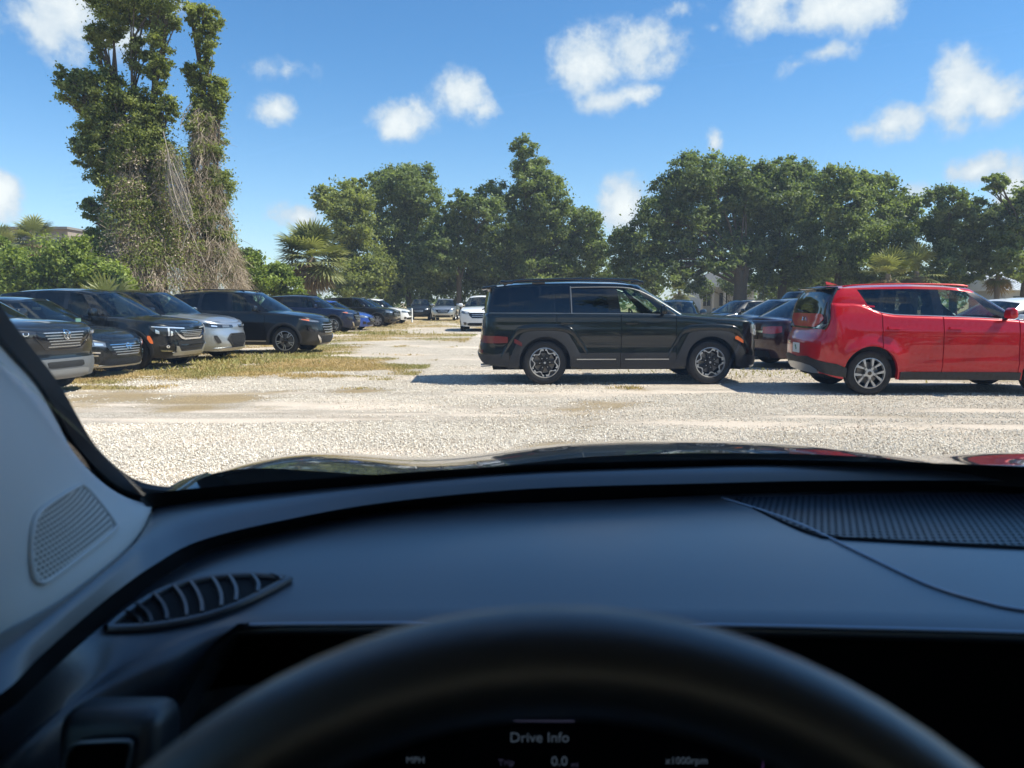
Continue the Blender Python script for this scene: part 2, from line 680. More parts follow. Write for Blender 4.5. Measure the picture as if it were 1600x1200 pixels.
def strokes(sh, t0, z0, lines, wd, off=0.012, side=1, scale=1.0):
    """flat ribbons on the body (badges): lines of (u, v) offsets in metres about (t0, z0)"""
    mb = MB()
    for ln in lines:
        for (a, b) in zip(ln, ln[1:]):
            a, b = Vector(a) * scale, Vector(b) * scale
            d = (b - a)
            if d.length < 1e-6:
                continue
            d.normalize()
            n = Vector((-d.y, d.x)) * wd / 2
            q = [a + n - d * wd * .3, b + n + d * wd * .3, b - n + d * wd * .3, a - n - d * wd * .3]
            tt = []
            for p in q:
                t = t0 + p.x
                tt.append(sh.surf(abs(t), z0 + p.y, off, side if t >= 0 else -side) if t0 < sh.len * .5 else
                          sh.surf(min(t, 2 * sh.len - t), z0 + p.y, off, side if t <= sh.len else -side))
            tb = []
            for p in q:
                t = t0 + p.x
                tb.append(sh.surf(abs(t), z0 + p.y, off - .01, side if t >= 0 else -side) if t0 < sh.len * .5 else
                          sh.surf(min(t, 2 * sh.len - t), z0 + p.y, off - .01, side if t <= sh.len else -side))
            mb.add(tt + tb, [(0, 1, 2, 3), (7, 6, 5, 4), (0, 4, 5, 1), (1, 5, 6, 2), (2, 6, 7, 3), (3, 7, 4, 0)])
    return mb


def ring_pts(rx, ry, n=20, a0=0, a1=360):
    return [(rx * math.cos(math.radians(a0 + (a1 - a0) * i / n)), ry * math.sin(math.radians(a0 + (a1 - a0) * i / n))) for i in range(n + 1)]


# ------------------------------------------------------------------ wheels
_wheel_cache = {}


def spoke_poly(mb, pts, y0, y1, mi=0):
    mb.prism(pts, y0, y1, mi)


def wheel_meshes(R, width, style):
    key = (round(R, 3), round(width, 3), style)
    if key in _wheel_cache:
        return _wheel_cache[key]
    h = width / 2
    ratio = {'eight': .665, 'soul': .665, 'star': .69, 'five': .67, 'blades': .69}[style]
    rr = R * ratio
    ty = MB()
    prof = [(rr - .005, -h * .82), (rr + .01, -h * .96), (rr + .03, -h * 1.0), (R - .045, -h * 1.03), (R - .022, -h * .95), (R - .008, -h * .82), (R - .002, -h * .6), (R - .002, -h * .36),
            (R - .010, -h * .35), (R - .010, -h * .31), (R, -h * .30), (R, -.012), (R - .010, -.010), (R - .010, .010), (R, .012), (R, h * .30),
            (R - .010, h * .31), (R - .010, h * .35), (R - .002, h * .36), (R - .002, h * .6), (R - .008, h * .82), (R - .022, h * .95), (R - .045, h * 1.03),
            (rr + .03, h * 1.0), (rr + .01, h * .96), (rr - .005, h * .82)]
    ty.lathe(prof, 56)
    # outer side is -y here; barrel and disc sit deeper
    ba = MB()
    ba.lathe([(rr, -h * .8), (rr - .012, -h * .6), (rr - .03, h * .1), (rr - .03, h * .7), (.02, h * .7)], 40)
    ba.lathe([(.001, -h * .05), (rr * .72, -h * .05), (rr * .72, h * .1), (.001, h * .1)], 40, 1)
    ri = MB()
    ri.lathe([(rr + .004, -h * .80), (rr + .007, -h * .93), (rr - .004, -h * .95), (rr - .014, -h * .80), (rr - .016, -h * .6)], 56, 0)

    def pol(r, a):
        return (r * math.cos(math.radians(a)), r * math.sin(math.radians(a)))

    y0 = -h * .86
    y1 = -h * .45
    hub = 1
    if style == 'eight':
        # black web with a notched silver band
        for k in range(6):
            a = k * 60 + 30
            mb = [pol(.05, a - 40), pol(rr * .98, a - 9), pol(rr * .98, a + 9), pol(.05, a + 40)]
            spoke_poly(ri, mb, y0 + .012, y1, 1)
        pts_o, pts_i = [], []
        for k in range(6):
            b = k * 60
            for (da, r) in ((0, .93), (7, .95), (13, .95), (18, .84), (22, .76), (30, .72), (38, .76), (42, .84), (47, .95), (53, .95)):
                pts_o.append(pol(rr * r, b + da))
                pts_i.append(pol(rr * (r - (.085 if r < .9 else .13)), b + da))
        n = len(pts_o)
        for i in range(n):
            j = (i + 1) % n
            if i % 10 in (9,):
                continue
            spoke_poly(ri, [pts_o[i], pts_o[j], pts_i[j], pts_i[i]], y0 - .004, y0 + .03, 0)
        ri.lathe([(.001, y0 - .006), (.05, y0 - .006), (.058, y0 + .02), (.058, y1)], 20, 1)
        ri.lathe([(.001, y0 - .010), (.018, y0 - .010), (.02, y0 - .004)], 16, 0)
        for k in range(6):
            a = k * 60 + 30
            p = pol(.085, a)
            ri.add([(p[0] + .009 * math.cos(q * math.pi / 3), y0 - .002, p[1] + .009 * math.sin(q * math.pi / 3)) for q in range(6)], [tuple(range(6))], 0)
    elif style == 'soul':
        for k in range(5):
            a = k * 72 + 90
            # each spoke splits into a fork near the rim
            spoke_poly(ri, [pol(.045, a - 26), pol(.045, a + 26), pol(rr * .52, a + 9), pol(rr * .52, a - 9)], y0, y1)
            for sgn in (-1, 1):
                spoke_poly(ri, [pol(rr * .42, a + sgn * 0), pol(rr * .48, a + sgn * 15), pol(rr * .99, a + sgn * 24), pol(rr * .99, a + sgn * 13)], y0, y1)
        ri.lathe([(.03, y0 - .004), (.062, y0 - .002), (.066, y0 + .02), (.066, y1)], 24, 0)
        ri.lathe([(.001, y0 - .008), (.030, y0 - .008), (.031, y0)], 20, 1)
    elif style == 'star':
        for k in range(5):
            a = k * 72 + 90
            spoke_poly(ri, [pol(.04, a - 34), pol(rr * .55, a - 9), pol(rr * .99, a - 14), pol(rr * .99, a - 6), pol(rr * .6, a), pol(rr * .99, a + 6), pol(rr * .99, a + 14), pol(rr * .55, a + 9), pol(.04, a + 34)], y0 + .006, y1, 1)
            spoke_poly(ri, [pol(rr * .34, a - 7), pol(rr * .96, a - 12), pol(rr * .97, a - 6), pol(rr * .5, a - 1)], y0 - .002, y0 + .02, 0)
            spoke_poly(ri, [pol(rr * .5, a + 1), pol(rr * .97, a + 6), pol(rr * .96, a + 12), pol(rr * .34, a + 7)], y0 - .002, y0 + .02, 0)
        ri.lathe([(.001, y0 - .004), (.035, y0 - .004), (.05, y0 + .01), (.05, y1)], 20, 1)
    elif style == 'blades':
        for k in range(5):
            a = k * 72 + 90
            spoke_poly(ri, [pol(.04, a - 30), pol(rr * .99, a - 15), pol(rr * .99, a + 10), pol(rr * .5, a + 12), pol(.04, a + 30)], y0, y1, 1)
            spoke_poly(ri, [pol(rr * .30, a - 6), pol(rr * .97, a - 14), pol(rr * .97, a - 9), pol(rr * .34, a + 2)], y0 - .003, y0 + .02, 0)
        ri.lathe([(.001, y0 - .004), (.035, y0 - .004), (.05, y0 + .01), (.05, y1)], 20, 1)
    else:
        for k in range(5):
            a = k * 72 + 90
            for sgn in (-1, 1):
                spoke_poly(ri, [pol(.045, a + sgn * 3), pol(.05, a + sgn * 34), pol(rr * .99, a + sgn * 16), pol(rr * .99, a + sgn * 8)], y0, y1)
        ri.lathe([(.001, y0 - .004), (.035, y0 - .004), (.055, y0 + .01), (.055, y1)], 20, 0)
    out = (ty.mesh('tyre'), ba.mesh('wheel'), ri.mesh('rim'))
    _wheel_cache[key] = out
    return out


def add_wheel(car, x, y, R, width, style, rim_m, rim2_m, side, steer=0.0, spin=0.0):
    ty, ba, ri = wheel_meshes(R, width, style)
    key = (ba.name, 'w')

    def inst(me, nm, mats, parent):
        k = me.name + ''.join(m.name for m in mats)
        if k not in _wheel_cache:
            c = me.copy()
            for m in mats:
                c.materials.append(m)
            c.polygons.foreach_set('use_smooth', [True] * len(c.polygons))
            c.set_sharp_from_angle(angle=math.radians(30))
            _wheel_cache[k] = c
        o = bpy.data.objects.new(nm, _wheel_cache[k])
        col.objects.link(o)
        o.parent = parent
        return o
    wo = inst(ba, 'wheel', [M_WELL, M_DISC], car)
    wo.location = (x, y, R - 0.012)
    wo.rotation_euler = (0, spin, (0 if side < 0 else math.pi) + steer)
    inst(ty, 'tyre', [M_TYRE], wo)
    inst(ri, 'rim', [rim_m, rim2_m], wo)
    return wo


# ------------------------------------------------------------------ the car
def make_car(name, sp, body_m, loc, yaw, label, cat='car', group=None, roof_m=None, lod=0, steer=0.0, clad_m=None, pillar_m=None, rim=(None, None), lining_m=None):
    root = empty(name, loc, yaw)
    tag(root, label, cat, group)
    sh = Shell(sp)
    roof_m = roof_m or body_m
    pillar_m = pillar_m or M_GLOSSBLK
    clad_m = clad_m or M_PLASTIC
    fine = lod == 0
    R, Ra, wb, w = sp['R'], sp['Ra'], sp['wb'], sh.w
    # ---- columns
    keys = set()
    for xa in sh.axles:
        for k in range(0, 25 if fine else 13):
            keys.add(sh.s_of_x(xa + Ra * math.cos(math.pi * k / (24 if fine else 12))))
        keys.add(sh.s_of_x(xa + Ra - .001))
        keys.add(sh.s_of_x(xa - Ra + .001))
    doors = sp['doors']
    gaps = []
    for xd in doors:
        for e in (-.009, -.0045, .0045, .009):
            keys.add(sh.s_of_x(xd + e))
        gaps.append((sh.s_of_x(xd + .0045), sh.s_of_x(xd - .0045)))
    x_hood = sp['gbf'] - sp['gcf'] - .02
    x_deck = sp['gbr'] + sp['gcr'] + .02
    keys.add(sh.s_of_x(x_hood))
    keys.add(sh.s_of_x(x_deck))
    n = int(sh.len / (.075 if fine else .12))
    ks = sorted(keys)
    cols = list(ks)
    for i in range(n + 1):
        t = sh.len * i / n
        j = np.searchsorted(ks, t)
        near = min(abs(t - ks[k]) for k in (max(0, j - 1), min(len(ks) - 1, j)))
        if near > .018:
            cols.append(t)
    cols = sorted(set(cols))
    cols[0] = 0.0
    if cols[-1] < sh.len - 1e-4:
        cols.append(sh.len)
    absr = [0.14 + k * (.05 if fine else .09) for k in range(23 if fine else 13)]
    rel = [.2, .4, .6, .75, .87, .95, 1.0]
    rt = max(.13, sp['rr'] + .03)
    ncol = len(cols)
    isgap = [any(a - 1e-4 <= t <= b + 1e-4 for a, b in gaps) for t in cols]
    GR = []
    for t, g in zip(cols, isgap):
        x = sh.out(t)[0]
        zl, zt = sh.zlow(x), sh.ztop(x)
        za = zt - rt
        zz = [max(zl, min(Z, za)) for Z in absr] + [max(zl, za + (zt - za) * f) for f in rel]
        r = []
        for k, z in enumerate(zz):
            deep = -.014 if (g and z > sp['zs'] + .09 and k < len(zz) - 2) else 0
            r.append(sh.surf(t, z, deep))
        GR.append(r)
    nz = len(GR[0])
    parts = {}

    def cell(pn, quad):
        u = []
        for p in quad:
            if all((p - q).length > 2e-4 for q in u):
                u.append(p)
        if len(u) >= 3:
            parts.setdefault(pn, []).append(u)

    for side in (1, -1):
        for i in range(ncol - 1):
            xm = (sh.out(cols[i])[0] + sh.out(cols[i + 1])[0]) / 2
            for j in range(nz - 1):
                q = [GR[i][j], GR[i][j + 1], GR[i + 1][j + 1], GR[i + 1][j]]
                zm = sum(p.z for p in q) / 4
                pn = ('body', 0)
                for d in range(len(doors) - 1):
                    if doors[d] > xm > doors[d + 1] and zm > sp['zs'] + .09:
                        pn = ('door', d * 2 + (side < 0))
                if xm > doors[0] + 10:
                    pass
                if side < 0:
                    q = [Vector((p.x, -p.y, p.z)) for p in reversed(q)]
                cell(pn, q)
            # return flange under the lower edge
            a, b = GR[i][0], GR[i + 1][0]
            a2 = sh.surf(cols[i], a.z, -.07)
            b2 = sh.surf(cols[i + 1], b.z, -.07)
            q = [a, b, b2, a2]
            if side < 0:
                q = [Vector((p.x, -p.y, p.z)) for p in reversed(q)]
            cell(('body', 0), q)
    # ---- bonnet and rear deck
    MQ = 16 if fine else 8

    def cap(idx, pn):
        L = []
        for i in idx:
            e = GR[i][-1]
            row = []
            for k in range(MQ + 1):
                q = -1 + 2 * k / MQ
                y = e.y * q
                x = e.x
                z = e.z + sp['crown'] * (1 - abs(q) ** 2.2) * min(1, e.y / (.6 * w))
                hc = sp.get('hoodcrease')
                if hc and pn == 'bonnet':
                    for yc in (hc[0], -hc[0]):
                        z += hc[1] * math.exp(-((y - yc) / .06) ** 2) * min(1, e.y / (.8 * w))
                row.append(Vector((x, y, z)))
            L.append(row)
        for a, b in zip(L, L[1:]):
            for k in range(MQ):
                cell((pn, 0), [a[k], a[k + 1], b[k + 1], b[k]])

    fr = [i for i in range(ncol) if sh.out(cols[i])[0] >= x_hood - .001]
    bk = [i for i in range(ncol) if sh.out(cols[i])[0] <= x_deck + .001]
    cap(fr, 'bonnet')
    cap(bk, 'tailgate_deck' if sp.get('deck') else 'body')
    # ---- greenhouse
    vs = [0, .05, .2, .38, .56, .74, .92, 1.0] if fine else [0, .06, .5, .92, 1.0]
    gbf, gcf, gbr, gcr = sp['gbf'], sp['gcf'], sp['gbr'], sp['gcr']
    rf, rcf, rrx, rcr, wr = sp['rf'], sp['rcf'], sp['rr_x'], sp['rcr'], sp['wr']

    def roofz(x):
        return soft(sp['roofz'], x, .12)

    def yb(x):
        return sh.surf(sh.s_of_x(x), sh.ztop(x)).y - .004

    def wroof(x):
        u = max(0, (x - (rf - rcf - .5)) / .5)
        return wr - .03 * u * u

    C = []   # (base, top, kind)
    NF = 9 if fine else 5
    xb_c, xt_c = gbf - gcf, rf - rcf
    for k in range(NF + 1):
        a = math.pi / 2 * k / NF
        n_ = 2.6
        cx, sy = math.cos(a) ** (2 / n_), math.sin(a) ** (2 / n_)
        if k == 0:
            sy = 0
        if k == NF:
            cx = 0
        b = Vector((xb_c + gcf * cx, yb(xb_c) * sy, 0))
        b.z = sh.hoodz(b.x, b.y) - .012
        t_ = Vector((xt_c + rcf * cx, wroof(xt_c) * sy, 0))
        t_.z = roofz(xt_c) + sp['rcrown'] * (1 - sy ** 2.2) - .01
        C.append((b, t_, 'front' if k < NF else 'pillar'))
    segs = []
    wins = sp['windows']
    cur = (xb_c, xt_c)
    for wi, wn in enumerate(wins):
        segs.append((cur, (wn[0], wn[1]), 'pillar', -1))
        segs.append(((wn[0], wn[1]), (wn[2], wn[3]), 'win', wi))
        cur = (wn[2], wn[3])
    segs.append((cur, (gbr + gcr, rrx + rcr), 'pillar_rear', -1))
    kinds = ['front'] * (NF - 1) + ['pillar']
    widx = [-1] * NF
    for (a, b, kd, wi) in segs:
        m = max(1, int(abs(b[0] - a[0]) / .18)) if fine else max(1, int(abs(b[0] - a[0]) / .4))
        for k in range(1, m + 1):
            f = k / m
            xb, xt = a[0] + (b[0] - a[0]) * f, a[1] + (b[1] - a[1]) * f
            pb = Vector((xb, yb(xb), sh.ztop(xb) - .012))
            pt = Vector((xt, wroof(xt), roofz(xt)))
            C.append((pb, pt, kd))
            kinds.append(kd)
            widx.append(wi)
    xbr, xtr = gbr + gcr, rrx + rcr
    for k in range(1, NF + 1):
        a = math.pi / 2 * (1 - k / NF)
        n_ = 3.2
        cx, sy = math.cos(a) ** (2 / n_), math.sin(a) ** (2 / n_)
        if k == NF:
            sy = 0
        b = Vector((xbr - gcr * cx, yb(xbr) * sy, 0))
        b.z = sh.hoodz(b.x, b.y) - .012
        t_ = Vector((xtr - rcr * cx, wroof(xtr) * sy, 0))
        t_.z = roofz(xtr) + sp['rcrown'] * (1 - sy ** 2.2) - .01
        C.append((b, t_, 'rear'))
        kinds.append('pillar_rear' if k == 1 else 'rear')
        widx.append(-1)

    def gp(c, v):
        b, t_, _ = c
        p = b.lerp(t_, v)
        bul = 4 * v * (1 - v) * .018
        nrm = Vector((0, 1, 0)) if p.y > .4 * w else Vector((1 if p.x > -1.5 else -1, 0, .3))
        return p + nrm * bul
    G = [[gp(c, v) for v in vs] for c in C]
    rear_v0 = sp.get('rear_v0', .05)
    segid, run = [], 0
    for i in range(len(kinds)):
        if i and (kinds[i], widx[i]) != (kinds[i - 1], widx[i - 1]):
            run += 1
        segid.append(run)
    for side in (1, -1):
        for i in range(len(C) - 1):
            kd = kinds[i]
            sg = segid[i] * 2 + (side < 0)
            for j in range(len(vs) - 1):
                q = [G[i][j], G[i][j + 1], G[i + 1][j + 1], G[i + 1][j]]
                vm = (vs[j] + vs[j + 1]) / 2
                mid = .05 < vm < .92
                pn = ('pillar_trim', sg)
                if vm > .92:
                    pn = ('roof', 0)
                elif vm < .05:
                    pn = ('window_trim', side)
                if kd == 'front':
                    pn = ('windscreen', 0) if vm < .95 else ('roof', 0)
                elif kd == 'win' and mid:
                    pn = ('window', widx[i] * 2 + (side < 0))
                elif kd == 'rear':
                    pn = ('rear_window', 0) if rear_v0 < vm < .95 else ('roof', 0)
                elif kd == 'pillar_rear' and mid:
                    pn = ('rear_pillar', side)
                elif kd == 'pillar' and i <= NF + 3 and mid:
                    pn = ('front_pillar', side)
                if side < 0:
                    q = [Vector((p.x, -p.y, p.z)) for p in reversed(q)]
                cell(pn, q)
    # roof skin
    L = []
    for c, g in zip(C, G):
        e = g[-1]
        row = []
        for k in range(MQ + 1):
            q = -1 + 2 * k / MQ
            y = e.y * q
            fx = min(1, max(0, (rf - e.x) / .25), max(0, (e.x - rrx) / .2))
            z = roofz(e.x) + sp['rcrown'] * (1 - abs(y / max(wr, .1)) ** 2.4) if abs(q) < .999 else e.z
            row.append(Vector((e.x, y, max(z, e.z - .02))))
        L.append(row)
    for a, b in zip(L, L[1:]):
        for k in range(MQ):
            cell(('roof', 0), [a[k], a[k + 1], b[k + 1], b[k]])
    # ---- turn the cells into part objects
    win_m = [wn[4] for wn in wins]
    made = {}
    for (pn, idx), cells in parts.items():
        me = bpy.data.meshes.new(pn)
        V, F, D = [], [], {}
        for u in cells:
            f = []
            for p in u:
                k = (round(p.x, 4), round(p.y, 4), round(p.z, 4))
                if k not in D:
                    D[k] = len(V)
                    V.append(p)
                f.append(D[k])
            f2 = []
            for x in f:
                if x not in f2:
                    f2.append(x)
            if len(f2) >= 3:
                F.append(f2)
        me.from_pydata([tuple(p) for p in V], [], F)
        bm = bmesh.new()
        bm.from_mesh(me)
        bmesh.ops.recalc_face_normals(bm, faces=bm.faces)
        bm.to_mesh(me)
        bm.free()
        mat = {'body': body_m, 'door': body_m, 'bonnet': body_m, 'tailgate_deck': body_m, 'roof': roof_m, 'pillar_trim': pillar_m,
               'front_pillar': sp.get('apillar', pillar_m), 'rear_pillar': sp.get('dpillar', body_m), 'window_trim': sp.get('trim', M_GLOSSBLK),
               'windscreen': M_SHIELD, 'rear_window': sp.get('rear_glass', M_PRIV2), 'window': None}[pn]
        if pn == 'window':
            mat = win_m[idx // 2]
        nm = {'tailgate_deck': 'boot_lid'}.get(pn, pn)
        ob = fin(nm, me, mat, root, True, 42)
        made[(pn, idx)] = ob
    # ---- wheels, wells, underbody
    style = sp['wheel']
    yw = w - sp.get('wheel_in', .03) - sp['tw'] / 2
    for xa in sh.axles:
        for sd in (1, -1):
            add_wheel(root, xa, yw * sd, R, sp['tw'], style, rim[0] or M_SATIN, rim[1] or M_DARKRIM, sd, steer if xa == 0 else 0, random.uniform(0, 6))
    ub = MB()
    for xa in sh.axles:
        for sd in (1, -1):
            P = []
            for k in range(13):
                a = math.pi * k / 12
                x, z = xa + (Ra + .012) * math.cos(a), R + (Ra + .012) * math.sin(a)
                P.append([(x, sd * (w - .06), z), (x, sd * (w - .36), z), (xa, sd * (w - .36), R)])
            ub.grid(P)
    ub.box(((sh.xf + sh.xr) / 2, 0, .36), (sh.xf - sh.xr - .5, 2 * (w - .37), .28))
    ub.box((-wb / 2, 0, .37), (wb - 2 * Ra - .06, 2 * (w - .11), .2))
    ub.build('underbody', M_WELL, root, False)
    # ---- cabin
    ln = MB()
    xa_, xb_ = x_hood + .12, x_deck - .05
    zf = .52
    zt = min(sh.ztop(xa_), sh.ztop(xb_)) - .05
    iw = w - .13
    lw = [(xa_, -iw), (xa_, iw), (xb_, iw), (xb_, -iw)]
    ln.add([(x, y, zf) for x, y in lw] + [(x, y, zt) for x, y in lw], [(0, 1, 2, 3), (0, 4, 5, 1), (1, 5, 6, 2), (2, 6, 7, 3), (3, 7, 4, 0)])
    ln.rbox((x_hood + .02, 0, zt - .10), (.52, 2 * iw - .04, .26), .06)
    ln.box((xb_ + .35, 0, zt - .15), (.7, 2 * iw, .1))
    ln.build('cabin_lining', lining_m or M_LINING, root)
    if lod < 2:
        sx = sp.get('seats', (-1.35, -2.25))
        for si, x0 in enumerate(sx):
            for sd in (1, -1):
                st = MB()
                rot = Matrix.Rotation(math.radians(-14), 3, 'Y')
                zb = zf + .12
                ks = min(1.0, (roofz(x0 - .15) - .06 - zb) / .95)
                v0 = len(st.v)
                st.rbox((x0 + .2, sd * .37, zb + .1), (.52, .5, .18), .06)
                st.rbox((x0 - .12, sd * .37, zb + .45), (.16, .48, .62), .07, rot=rot, taper=(.7, .8))
                st.rbox((x0 - .21, sd * .37, zb + .84), (.10, .26, .19), .045, rot=rot)
                st.tube([(x0 - .19, sd * .37 - .06, zb + .7), (x0 - .2, sd * .37 - .06, zb + .8)], .008, 6)
                st.tube([(x0 - .19, sd * .37 + .06, zb + .7), (x0 - .2, sd * .37 + .06, zb + .8)], .008, 6)
                st.v = [(a, b, zb + (c - zb) * ks) for a, b, c in st.v]
                st.build('seat', M_SEAT, root)
        sw = MB()
        cx, cz = x_hood - .42, zt - .02
        ringp = []
        for k in range(25):
            a = 2 * math.pi * k / 24
            ringp.append((cx - .07 * math.sin(a), .37 + .185 * math.cos(a), cz + .17 * math.sin(a)))
        sw.tube(ringp, .016, 8, cap=False)
        sw.tube([(cx, .37, cz), (cx + .3, .37, cz - .12)], .035, 8)
        sw.tube([(cx, .2, cz), (cx, .54, cz)], .022, 6)
        sw.build('steering_wheel', M_LINING, root)
        # inside mirror
        im = MB()
        im.rbox((rf - .0, 0, roofz(rf) - .13), (.03, .22, .06), .014, 2)
        im.tube([(rf, 0, roofz(rf) - .10), (rf + .05, 0, roofz(rf) - .02)], .01, 6)
        im.build('inside_mirror', M_LINING, root)
    # ---- mirrors, handles
    mx = sp.get('mirror', x_hood - .22)
    for sd in (1, -1):
        mr = MB()
        zt_ = sh.ztop(mx)
        y0 = yb(mx) * 1.0
        mr.rbox((mx, sd * (y0 + .17), zt_ + .09), (.13, .24, .16), .055, 4, taper=(.75, .9))
        mo = mr.build('door_mirror', sp.get('mirror_m', body_m), root)
        ar = MB()
        ar.tube([(mx + .02, sd * (y0 - .02), zt_ - .0), (mx + .01, sd * (y0 + .09), zt_ + .035)], [.035, .028], 8)
        ar.build('mirror_arm', M_GLOSSBLK, mo)
        if lod < 2:
            for d in range(len(doors) - 1):
                xh = doors[d + 1] + .17
                zh = sp.get('handle_z', zt_ - .16)
                h = patch(sh, [(sh.s_of_x(xh + .11), zh - .012, zh + .016), (sh.s_of_x(xh + .09), zh - .018, zh + .022), (sh.s_of_x(xh - .08), zh - .018, zh + .022), (sh.s_of_x(xh - .1), zh - .012, zh + .014)], .042, sd, step=.03, back=.030)
                dk = ('door', d * 2 + (sd < 0))
                h.build('handle', sp.get('handle_m', body_m), made.get(dk, root))
    # ---- cladding
    cw = sp.get('clad', 0)
    if cw:
        for xa in sh.axles:
            for sd in (1, -1):
                P = []
                for k in range(37):
                    a = math.radians(-8 + 196 * k / 36)
                    r = []
                    for (rad, of) in ((Ra - .012, -.03), (Ra - .012, .014), (Ra + cw * .5, .016), (Ra + cw, .012), (Ra + cw, -.02)):
                        x = xa + rad * math.cos(a)
                        z = R + rad * math.sin(a)
                        if sp.get('clad_poly'):
                            # flattened, faceted arch
                            pass
                        z = max(z, sp['zs'] - .0)
                        r.append(sh.surf(sh.s_of_x(x), z, of, sd))
                    P.append(r)
                m = MB()
                m.grid(P, flip=(sd > 0))
                m.build('arch_cladding', clad_m, root)
        zc = sp.get('sill_top', sp['zs'] + .12)
        for sd in (1, -1):
            a, b = -Ra - .02, -wb + Ra + .02
            patch(sh, [(sh.s_of_x(a), sp['zs'] - .005, zc), (sh.s_of_x(b), sp['zs'] - .005, zc)], .013, sd, step=.2, back=.03).build('sill_cladding', clad_m, root)
    return root, sh, made


# front and tail kits; every piece is its own part
def both(sh, root, nm, cols, mat, off=.008, back=.016, rows=3, label=None, only=None):
    obs = []
    for sd in (1, -1):
        if only and sd != only:
            continue
        o = patch(sh, cols, off, sd, rows=rows, back=back).build(nm, mat, root)
        obs.append(o)
    return obs


def centre(sh, root, nm, cols, mat, off=.008, back=.016, rows=3):
    return patch_sym(sh, cols, off, back, rows).build(nm, mat, root)
# ------------------------------------------------------------------ car shapes
BASE = dict(fo=.88, ro=.92, wb=2.70, W=1.85, R=.355, Ra=.415, tw=.225, zs=.25, zf=.22, zr=.28, cf=.78, nf=2.5, cr=.5, nr=3.0,
            nose=[(.15, -.16), (.3, -.04), (.42, 0), (.62, .0), (.8, -.03), (.95, -.10)],
            tail=[(.2, .16), (.4, .02), (.6, 0), (.85, .03), (1.0, .05), (1.2, .09)],
            side=[(.15, .09), (.3, .045), (.45, .02), (.62, .0), (.78, .0), (.95, .018), (1.1, .045), (1.3, .09)],
            rr=.07, crown=.055, rcrown=.05, flare=.022, deck=False, wheel='five',
            crease=[(.3, .84, -3.2, .90, .012, .05), (-.5, .52, -2.2, .56, -.014, .09)])


def spec(**kw):
    d = dict(BASE)
    d.update(kw)
    return d


def crossover(dz=0.0, **kw):
    d = dict(top=[(.9, .84 + dz), (.6, .93 + dz), (.0, 1.02 + dz), (-.5, 1.08 + dz), (-1.0, 1.10 + dz), (-2.2, 1.13 + dz), (-3.0, 1.17 + dz), (-3.7, 1.16 + dz)],
             gbf=-.16, gcf=.36, gbr=-3.52, gcr=.12, rf=-1.02, rcf=.14, rr_x=-3.22, rcr=.10, wr=.60,
             roofz=[(-1.0, 1.55 + dz), (-1.4, 1.61 + dz), (-2.0, 1.63 + dz), (-2.7, 1.60 + dz), (-3.3, 1.53 + dz)],
             doors=[-.52, -1.50, -2.42],
             windows=[(-.80, -1.28, -1.46, -1.52, M_GLASS), (-1.58, -1.63, -2.36, -2.30, M_PRIV), (-2.46, -2.42, -3.05, -2.86, M_PRIV)],
             clad=.05, sill_top=.40, handle_z=.95 + dz)
    d.update(kw)
    return spec(**d)


def sedan(**kw):
    d = dict(W=1.80, R=.325, Ra=.375, zs=.2, zf=.17, zr=.22, ro=1.02, fo=.9,
             top=[(.9, .68), (.6, .78), (.1, .87), (-.4, .94), (-1.0, .965), (-2.2, .99), (-3.0, 1.02), (-3.72, 1.0)],
             nose=[(.12, -.14), (.25, -.03), (.36, 0), (.52, 0), (.66, -.04), (.8, -.12)],
             tail=[(.2, .14), (.4, .02), (.6, 0), (.85, .03), (1.0, .06)],
             side=[(.12, .09), (.25, .045), (.4, .02), (.55, .0), (.7, .0), (.85, .018), (1.0, .05), (1.2, .09)],
             gbf=-.10, gcf=.36, gbr=-3.22, gcr=.2, rf=-1.02, rcf=.16, rr_x=-2.52, rcr=.16, wr=.56,
             roofz=[(-1.0, 1.38), (-1.4, 1.43), (-1.9, 1.44), (-2.3, 1.42), (-2.6, 1.37)],
             doors=[-.48, -1.48, -2.36],
             windows=[(-.76, -1.28, -1.44, -1.52, M_GLASS), (-1.54, -1.60, -2.40, -2.30, M_PRIV2)],
             clad=0, deck=True, handle_z=.80, rear_v0=.0,
             crease=[(.3, .72, -3.2, .80, .012, .045), (-.5, .42, -2.2, .46, -.012, .08)])
    d.update(kw)
    return spec(**d)


P_BLACK = paint('paint_black', (0.004, 0.005, 0.006), 0.0, .3, dust=.010)
P_BLACK2 = paint('paint_black_green', (0.003, 0.006, 0.007), 0.0, .3, dust=.008)
P_GRAPH = paint('paint_graphite', (0.012, 0.015, 0.019), 0.4, .3, dust=.02)
P_NAVY = paint('paint_navy', (0.005, 0.011, 0.04), 0.3, .3, dust=.015)
P_BLUE = paint('paint_blue', (0.012, 0.07, 0.36), 0.3, .3, dust=.05)
P_SILVER = paint('paint_silver', (0.42, 0.45, 0.48), 0.75, .32, dust=.06)
P_WHITE = paint('paint_white', (0.76, 0.77, 0.77), 0.0, .3, dust=.05)
P_RED = paint('paint_red', (0.44, 0.003, 0.010), 0.12, .3, dust=.006)
P_MAROON = paint('paint_maroon', (0.026, 0.006, 0.010), 0.4, .3, dust=.015)
P_GREY = paint('paint_grey', (0.055, 0.062, 0.07), 0.6, .3, dust=.06)
P_LTGREY = paint('paint_light_grey', (0.26, 0.28, 0.29), 0.6, .3, dust=.06)
P_SLATE = paint('paint_slate_blue', (0.04, 0.075, 0.12), 0.5, .3, dust=.06)


M_TAILGLASS = pmat('tail_glass', (.006, .008, .010), .05, coat=.5, spec=.5)


def S(sh, x):
    return sh.s_of_x(x)


